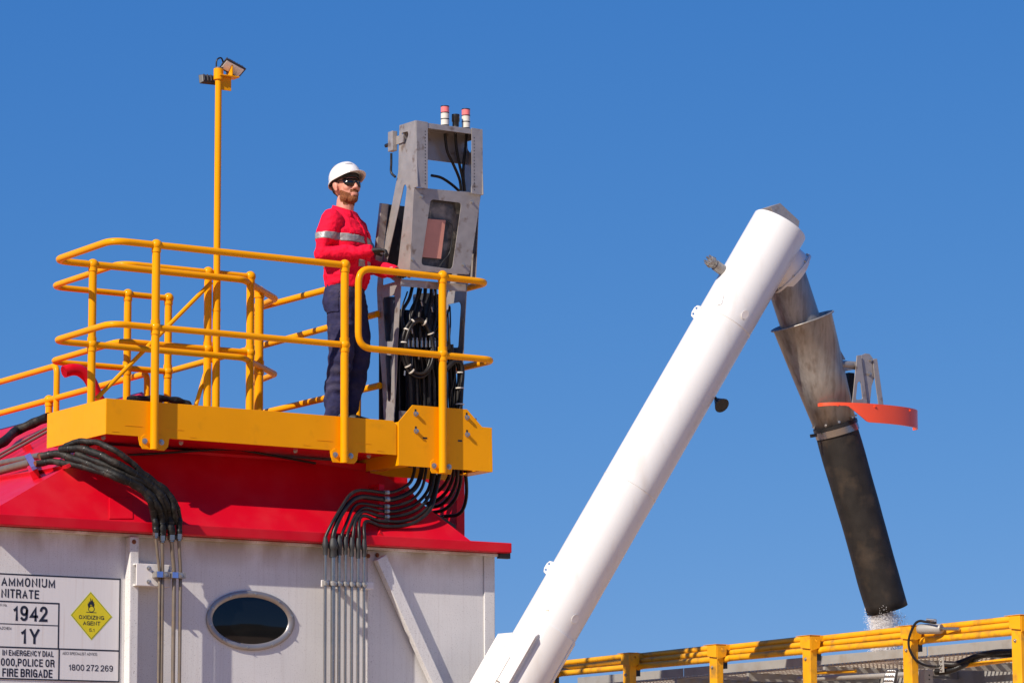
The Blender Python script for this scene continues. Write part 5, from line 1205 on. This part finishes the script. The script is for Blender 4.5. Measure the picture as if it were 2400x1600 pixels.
finish(tape, 'reflective_band', 'tape', sho); finish(tape2, 'reflective_band', 'tape', sho); finish(pock, 'pocket_flap', 'shirt', sho); finish(pock2, 'pocket_flap', 'shirt', sho); finish(plk, 'placket', 'shirt', sho)
co = MB(); P = []; NC = 30
for i in range(NC+1):
    a = RAD(32)+(2*math.pi-RAD(64))*i/NC; op_ = max(0, abs(math.cos(a/2))-0.55) if True else 0
    fr__ = 0.5+0.5*math.cos(a)      # 1 at the front opening
    for r_, z in ((0.084, 1.550-0.040*fr__), (0.082, 1.606-0.060*fr__), (0.086, 1.609-0.060*fr__), (0.104+0.016*fr__, 1.552-0.058*fr__)):
        P.append((-0.018+r_*math.cos(a)*1.02, r_*math.sin(a)*1.05, z))
for i in range(NC):
    for k in range(3): co.f.append((i*4+k, i*4+k+1, i*4+4+k+1, i*4+4+k))
co.v = P; co.sm = [True]*len(co.f); me = bpy.data.meshes.new('collar'); me.from_pydata(co.v, [], co.f); me.update()
c_o = finish(me, 'collar', 'shirt', sho); sm_ = c_o.modifiers.new('s', 'SOLIDIFY'); sm_.thickness = 0.003
# --- trousers
tr = MB()
vert(tr, [(1.050,-0.008,0,0.126,0.160),(1.0,-0.012,0,0.134,0.170),(0.94,-0.020,0,0.148,0.182),(0.88,-0.020,0,0.150,0.186),(0.82,-0.012,0,0.136,0.180)])
for A in (LEG_R, LEG_L): limb(tr, [(*p, r) for p, r in zip(A, (0.106,0.100,0.088,0.085,0.078))])
trm = remesh(tr, 0.009, 3, 0.5)
def tfold(c, n):
    d = 0.007*noise.noise(V((c.x*8, c.y*8, c.z*12)))+0.005*(0.4-2*abs(noise.noise(V((c.x*12+c.z*8, c.y*14, c.z*17)))))+0.003*noise.noise(V((c.x*26, c.y*26, c.z*30)))
    if c.z < 0.55: d += 0.006*math.sin(c.z*52+9*noise.noise(V((c.x*5, c.y*5, c.z*3))))*min(1, (0.60-c.z)*4)
    return d
displace(trm, tfold); trm.update()
pk1 = extract(trm, lambda c, n: c.y < -0.06 and 0.80 < c.z < 0.955 and -0.10 < c.x < 0.035 and n.y < -0.2, 0.004, 0.003)
pk2 = extract(trm, lambda c, n: c.y < -0.10 and 0.56 < c.z < 0.70 and -0.045 < c.x < 0.06 and n.y < -0.2, 0.005, 0.004)
band = extract(trm, lambda c, n: c.z > 1.005 and abs(n.z) < 0.7, 0.003, 0.002)
tro = finish(trm, 'trousers', 'trousers', per)
finish(pk1, 'hip_pocket', 'trousers', tro); finish(pk2, 'thigh_pocket', 'trousers', tro); finish(band, 'waistband', 'trousers', tro)
# --- boots
for A in (LEG_R, LEG_L):
    bt = MB(); x, y, _ = A[-1]
    limb(bt, [(x,y,0.15,0.050),(x,y,0.08,0.048)]); loft(bt, [((x-0.06,y,0.045),(1,0,0),0.043,0.036),((x+0.02,y,0.05),(1,0,0),0.048,0.042),((x+0.12,y,0.04),(1,0,0),0.038,0.048),((x+0.19,y,0.030),(1,0,0),0.026,0.036)])
    me = remesh(bt, 0.008, 2)
    for v in me.vertices: v.co.z = max(v.co.z, 0.0)
    finish(me, 'boot', 'boot', per)
# --- gloves: palm, four fingers and a thumb closed on the console edge
def glove(A, side):
    gb = MB(); wq = V(A[-1]); d = (V(A[-1])-V(A[-2])).normalized(); up = V((0,0,1)); sd = d.cross(up).normalized()*side; up = sd.cross(d)*side
    if up.z < 0: up = -up
    limb(gb, [(*(wq-d*0.03),0.034),(*(wq+d*0.02),0.032)]); loft(gb, [(wq+d*0.01, d, 0.020, 0.034), (wq+d*0.05, d, 0.019, 0.042), (wq+d*0.095, d, 0.016, 0.043)])
    for k, (off, ln) in enumerate(((-0.032,0.060),(-0.011,0.070),(0.011,0.066),(0.031,0.052))):
        b = wq+d*0.092+sd*off; q1 = b+d*ln*0.45-up*0.006; q2 = q1+d*ln*0.15-up*ln*0.38; q3 = q2-d*ln*0.18-up*ln*0.22
        limb(gb, [(*b,0.0105),(*q1,0.0100),(*q2,0.0092),(*q3,0.0080)])
    b = wq+d*0.03-sd*0.034; q1 = b-sd*0.018+d*0.030-up*0.014; q2 = q1+d*0.026-up*0.016+sd*0.010
    limb(gb, [(*b,0.014),(*q1,0.0115),(*q2,0.0095)])
    finish(remesh(gb, 0.0042, 1), 'glove', 'glove', per)
glove(ARM_R, 1); glove(ARM_L, -1)
# --- hard hat
TILT = Matrix.Rotation(RAD(-9), 3, 'Y'); HC0 = V((-0.006, 0, 1.782))
def hat(p): return HX(HC0 + TILT @ V(p))
mb = MB(); P = []; n1, n2 = 40, 12
AXH, AYH, AZH = 0.120, 0.098, 0.108
for side, k_ in ((0, 1.0), (1, 0.955)):
    for i in range(n2+1):
        t = math.pi/2*i/n2
        for k in range(n1):
            a = 2*math.pi*k/n1; ridge_ = 1+0.030*math.exp(-(math.sin(a)*math.sin(t)/0.16)**2)*math.sin(t)**0.3*(1-0.5*math.sin(t)**4)
            P.append(hat((AXH*k_*math.sin(t)*math.cos(a)*(1.0), AYH*k_*math.sin(t)*math.sin(a), AZH*k_*(max(0, math.cos(t))**0.9)*ridge_)))
M1 = (n2+1)*n1
for i in range(n2):
    for k in range(n1):
        k2 = (k+1) % n1; mb.f.append((i*n1+k, i*n1+k2, (i+1)*n1+k2, (i+1)*n1+k)); mb.f.append((M1+i*n1+k2, M1+i*n1+k, M1+(i+1)*n1+k, M1+(i+1)*n1+k2))
B0 = len(P)   # skirt and brim
for j in range(3):
    for k in range(n1):
        a = 2*math.pi*k/n1; fr2 = max(0, math.cos(a))**3; bk_ = max(0, -math.cos(a))
        ext = (0.0, 0.004, 0.006)[j]+(0, 0.55, 1.0)[j]*(0.052*fr2+0.004); dz = (0, -0.006, -0.010)[j]-(0, 0.5, 1)[j]*(0.010*bk_+0.004*fr2)-(0,0.008,0.016)[j]*(1-fr2)
        P.append(hat(((AXH+ext)*math.cos(a), (AYH+ext*0.8)*math.sin(a), dz)))
for j in range(2):
    for k in range(n1): k2 = (k+1) % n1; mb.f.append((B0+j*n1+k, B0+j*n1+k2, B0+(j+1)*n1+k2, B0+(j+1)*n1+k))
for k in range(n1): k2 = (k+1) % n1; mb.f.append((n2*n1+k, n2*n1+k2, B0+k2, B0+k))
me = bpy.data.meshes.new('hard_hat'); me.from_pydata([tuple(p) for p in P], [], mb.f); me.update()
hat_o = finish(me, 'hard_hat', 'helmet', per); so_ = hat_o.modifiers.new('s', 'SOLIDIFY'); so_.thickness = 0.003
mb = MB(); P = []      # harness band inside
for i in range(5):
    for k in range(n1): a = 2*math.pi*k/n1; P.append(hat((0.104*math.cos(a), 0.084*math.sin(a), 0.02-0.012*i-(0.012*i*max(0, -math.cos(a))))))
mb.f = [(i*n1+k, i*n1+(k+1) % n1, (i+1)*n1+(k+1) % n1, (i+1)*n1+k) for i in range(4) for k in range(n1)]
me = bpy.data.meshes.new('harness'); me.from_pydata([tuple(p) for p in P], [], mb.f); me.update(); ho = finish(me, 'harness', 'helmet_inner', hat_o); q_ = ho.modifiers.new('s', 'SOLIDIFY'); q_.thickness = 0.003
def hat_mark(a0, a1, t0, t1, name, mt, sk=0.0):
    P = []; 
    for i in range(4):
        for k in range(7):
            t = t0+(t1-t0)*i/3; a = a0+(a1-a0)*k/6+sk*(i/3); P.append(tuple(hat((AXH*1.045*math.sin(t)*math.cos(a), AYH*1.045*math.sin(t)*math.sin(a), AZH*1.05*math.cos(t)**0.9))))
    me = bpy.data.meshes.new(name); me.from_pydata(P, [], [(i*7+k, i*7+k+1, (i+1)*7+k+1, (i+1)*7+k) for i in range(3) for k in range(6)]); me.update(); finish(me, name, mt, hat_o)
hat_mark(-2.00, -1.45, 0.58, 0.84, 'hat_panel', 'helmet_mark', -0.15)
hat_mark(-0.62, -0.05, 0.93, 0.97, 'hat_lettering', 'helmet_mark'); hat_mark(-0.50, -0.05, 1.02, 1.055, 'hat_lettering', 'helmet_mark')
for s_ in (-1, 1):
    me = remesh(MB().sphere(hat((-0.02, s_*0.099, -0.006)), 0.007, 10, 8), 0.003, 0); finish(me, 'hat_clip', 'helmet', hat_o)
# --- wrap-round sunglasses
mb = MB(); P = []; ng = 24
for layer in (0.0, 0.003):
    for i in range(ng+1):
        a = RAD(-72)+RAD(144)*i/ng; x = 0.043+0.070*math.cos(a)-layer; y = (0.074-layer)*math.sin(a); nosecut = 0.016*math.exp(-(a/0.20)**2); taper = 1-0.55*max(0, (abs(a)-0.85)/0.41)
        P.append(tuple(HX((x, y, 1.757+0.003*(abs(a) > 1.0))))); P.append(tuple(HX((x*1.0, y, 1.757-(0.050-nosecut)*taper))))
m_ = 2*(ng+1)
for i in range(ng):
    a = 2*i; mb.f += [(a, a+1, a+3, a+2), (m_+a+1, m_+a, m_+a+2, m_+a+3), (a, a+2, m_+a+2, m_+a), (a+1, m_+a+1, m_+a+3, a+3)]
me = bpy.data.meshes.new('sunglasses'); me.from_pydata(P, [], mb.f); me.update(); sg = finish(me, 'sunglasses', 'lens_black', per)
for s_ in (-1, 1):
    mb = MB(); mb.tube(smooth_path([HX(p) for p in ((0.060, s_*0.066, 1.748), (0.035, s_*0.077, 1.748), (0.0, s_*0.082, 1.748), (-0.02, s_*0.084, 1.738))]), 0.0042, 8)
    me = bpy.data.meshes.new('temple'); me.from_pydata(mb.v, [], mb.f); me.update(); finish(me, 'temple', 'lens_black', sg)
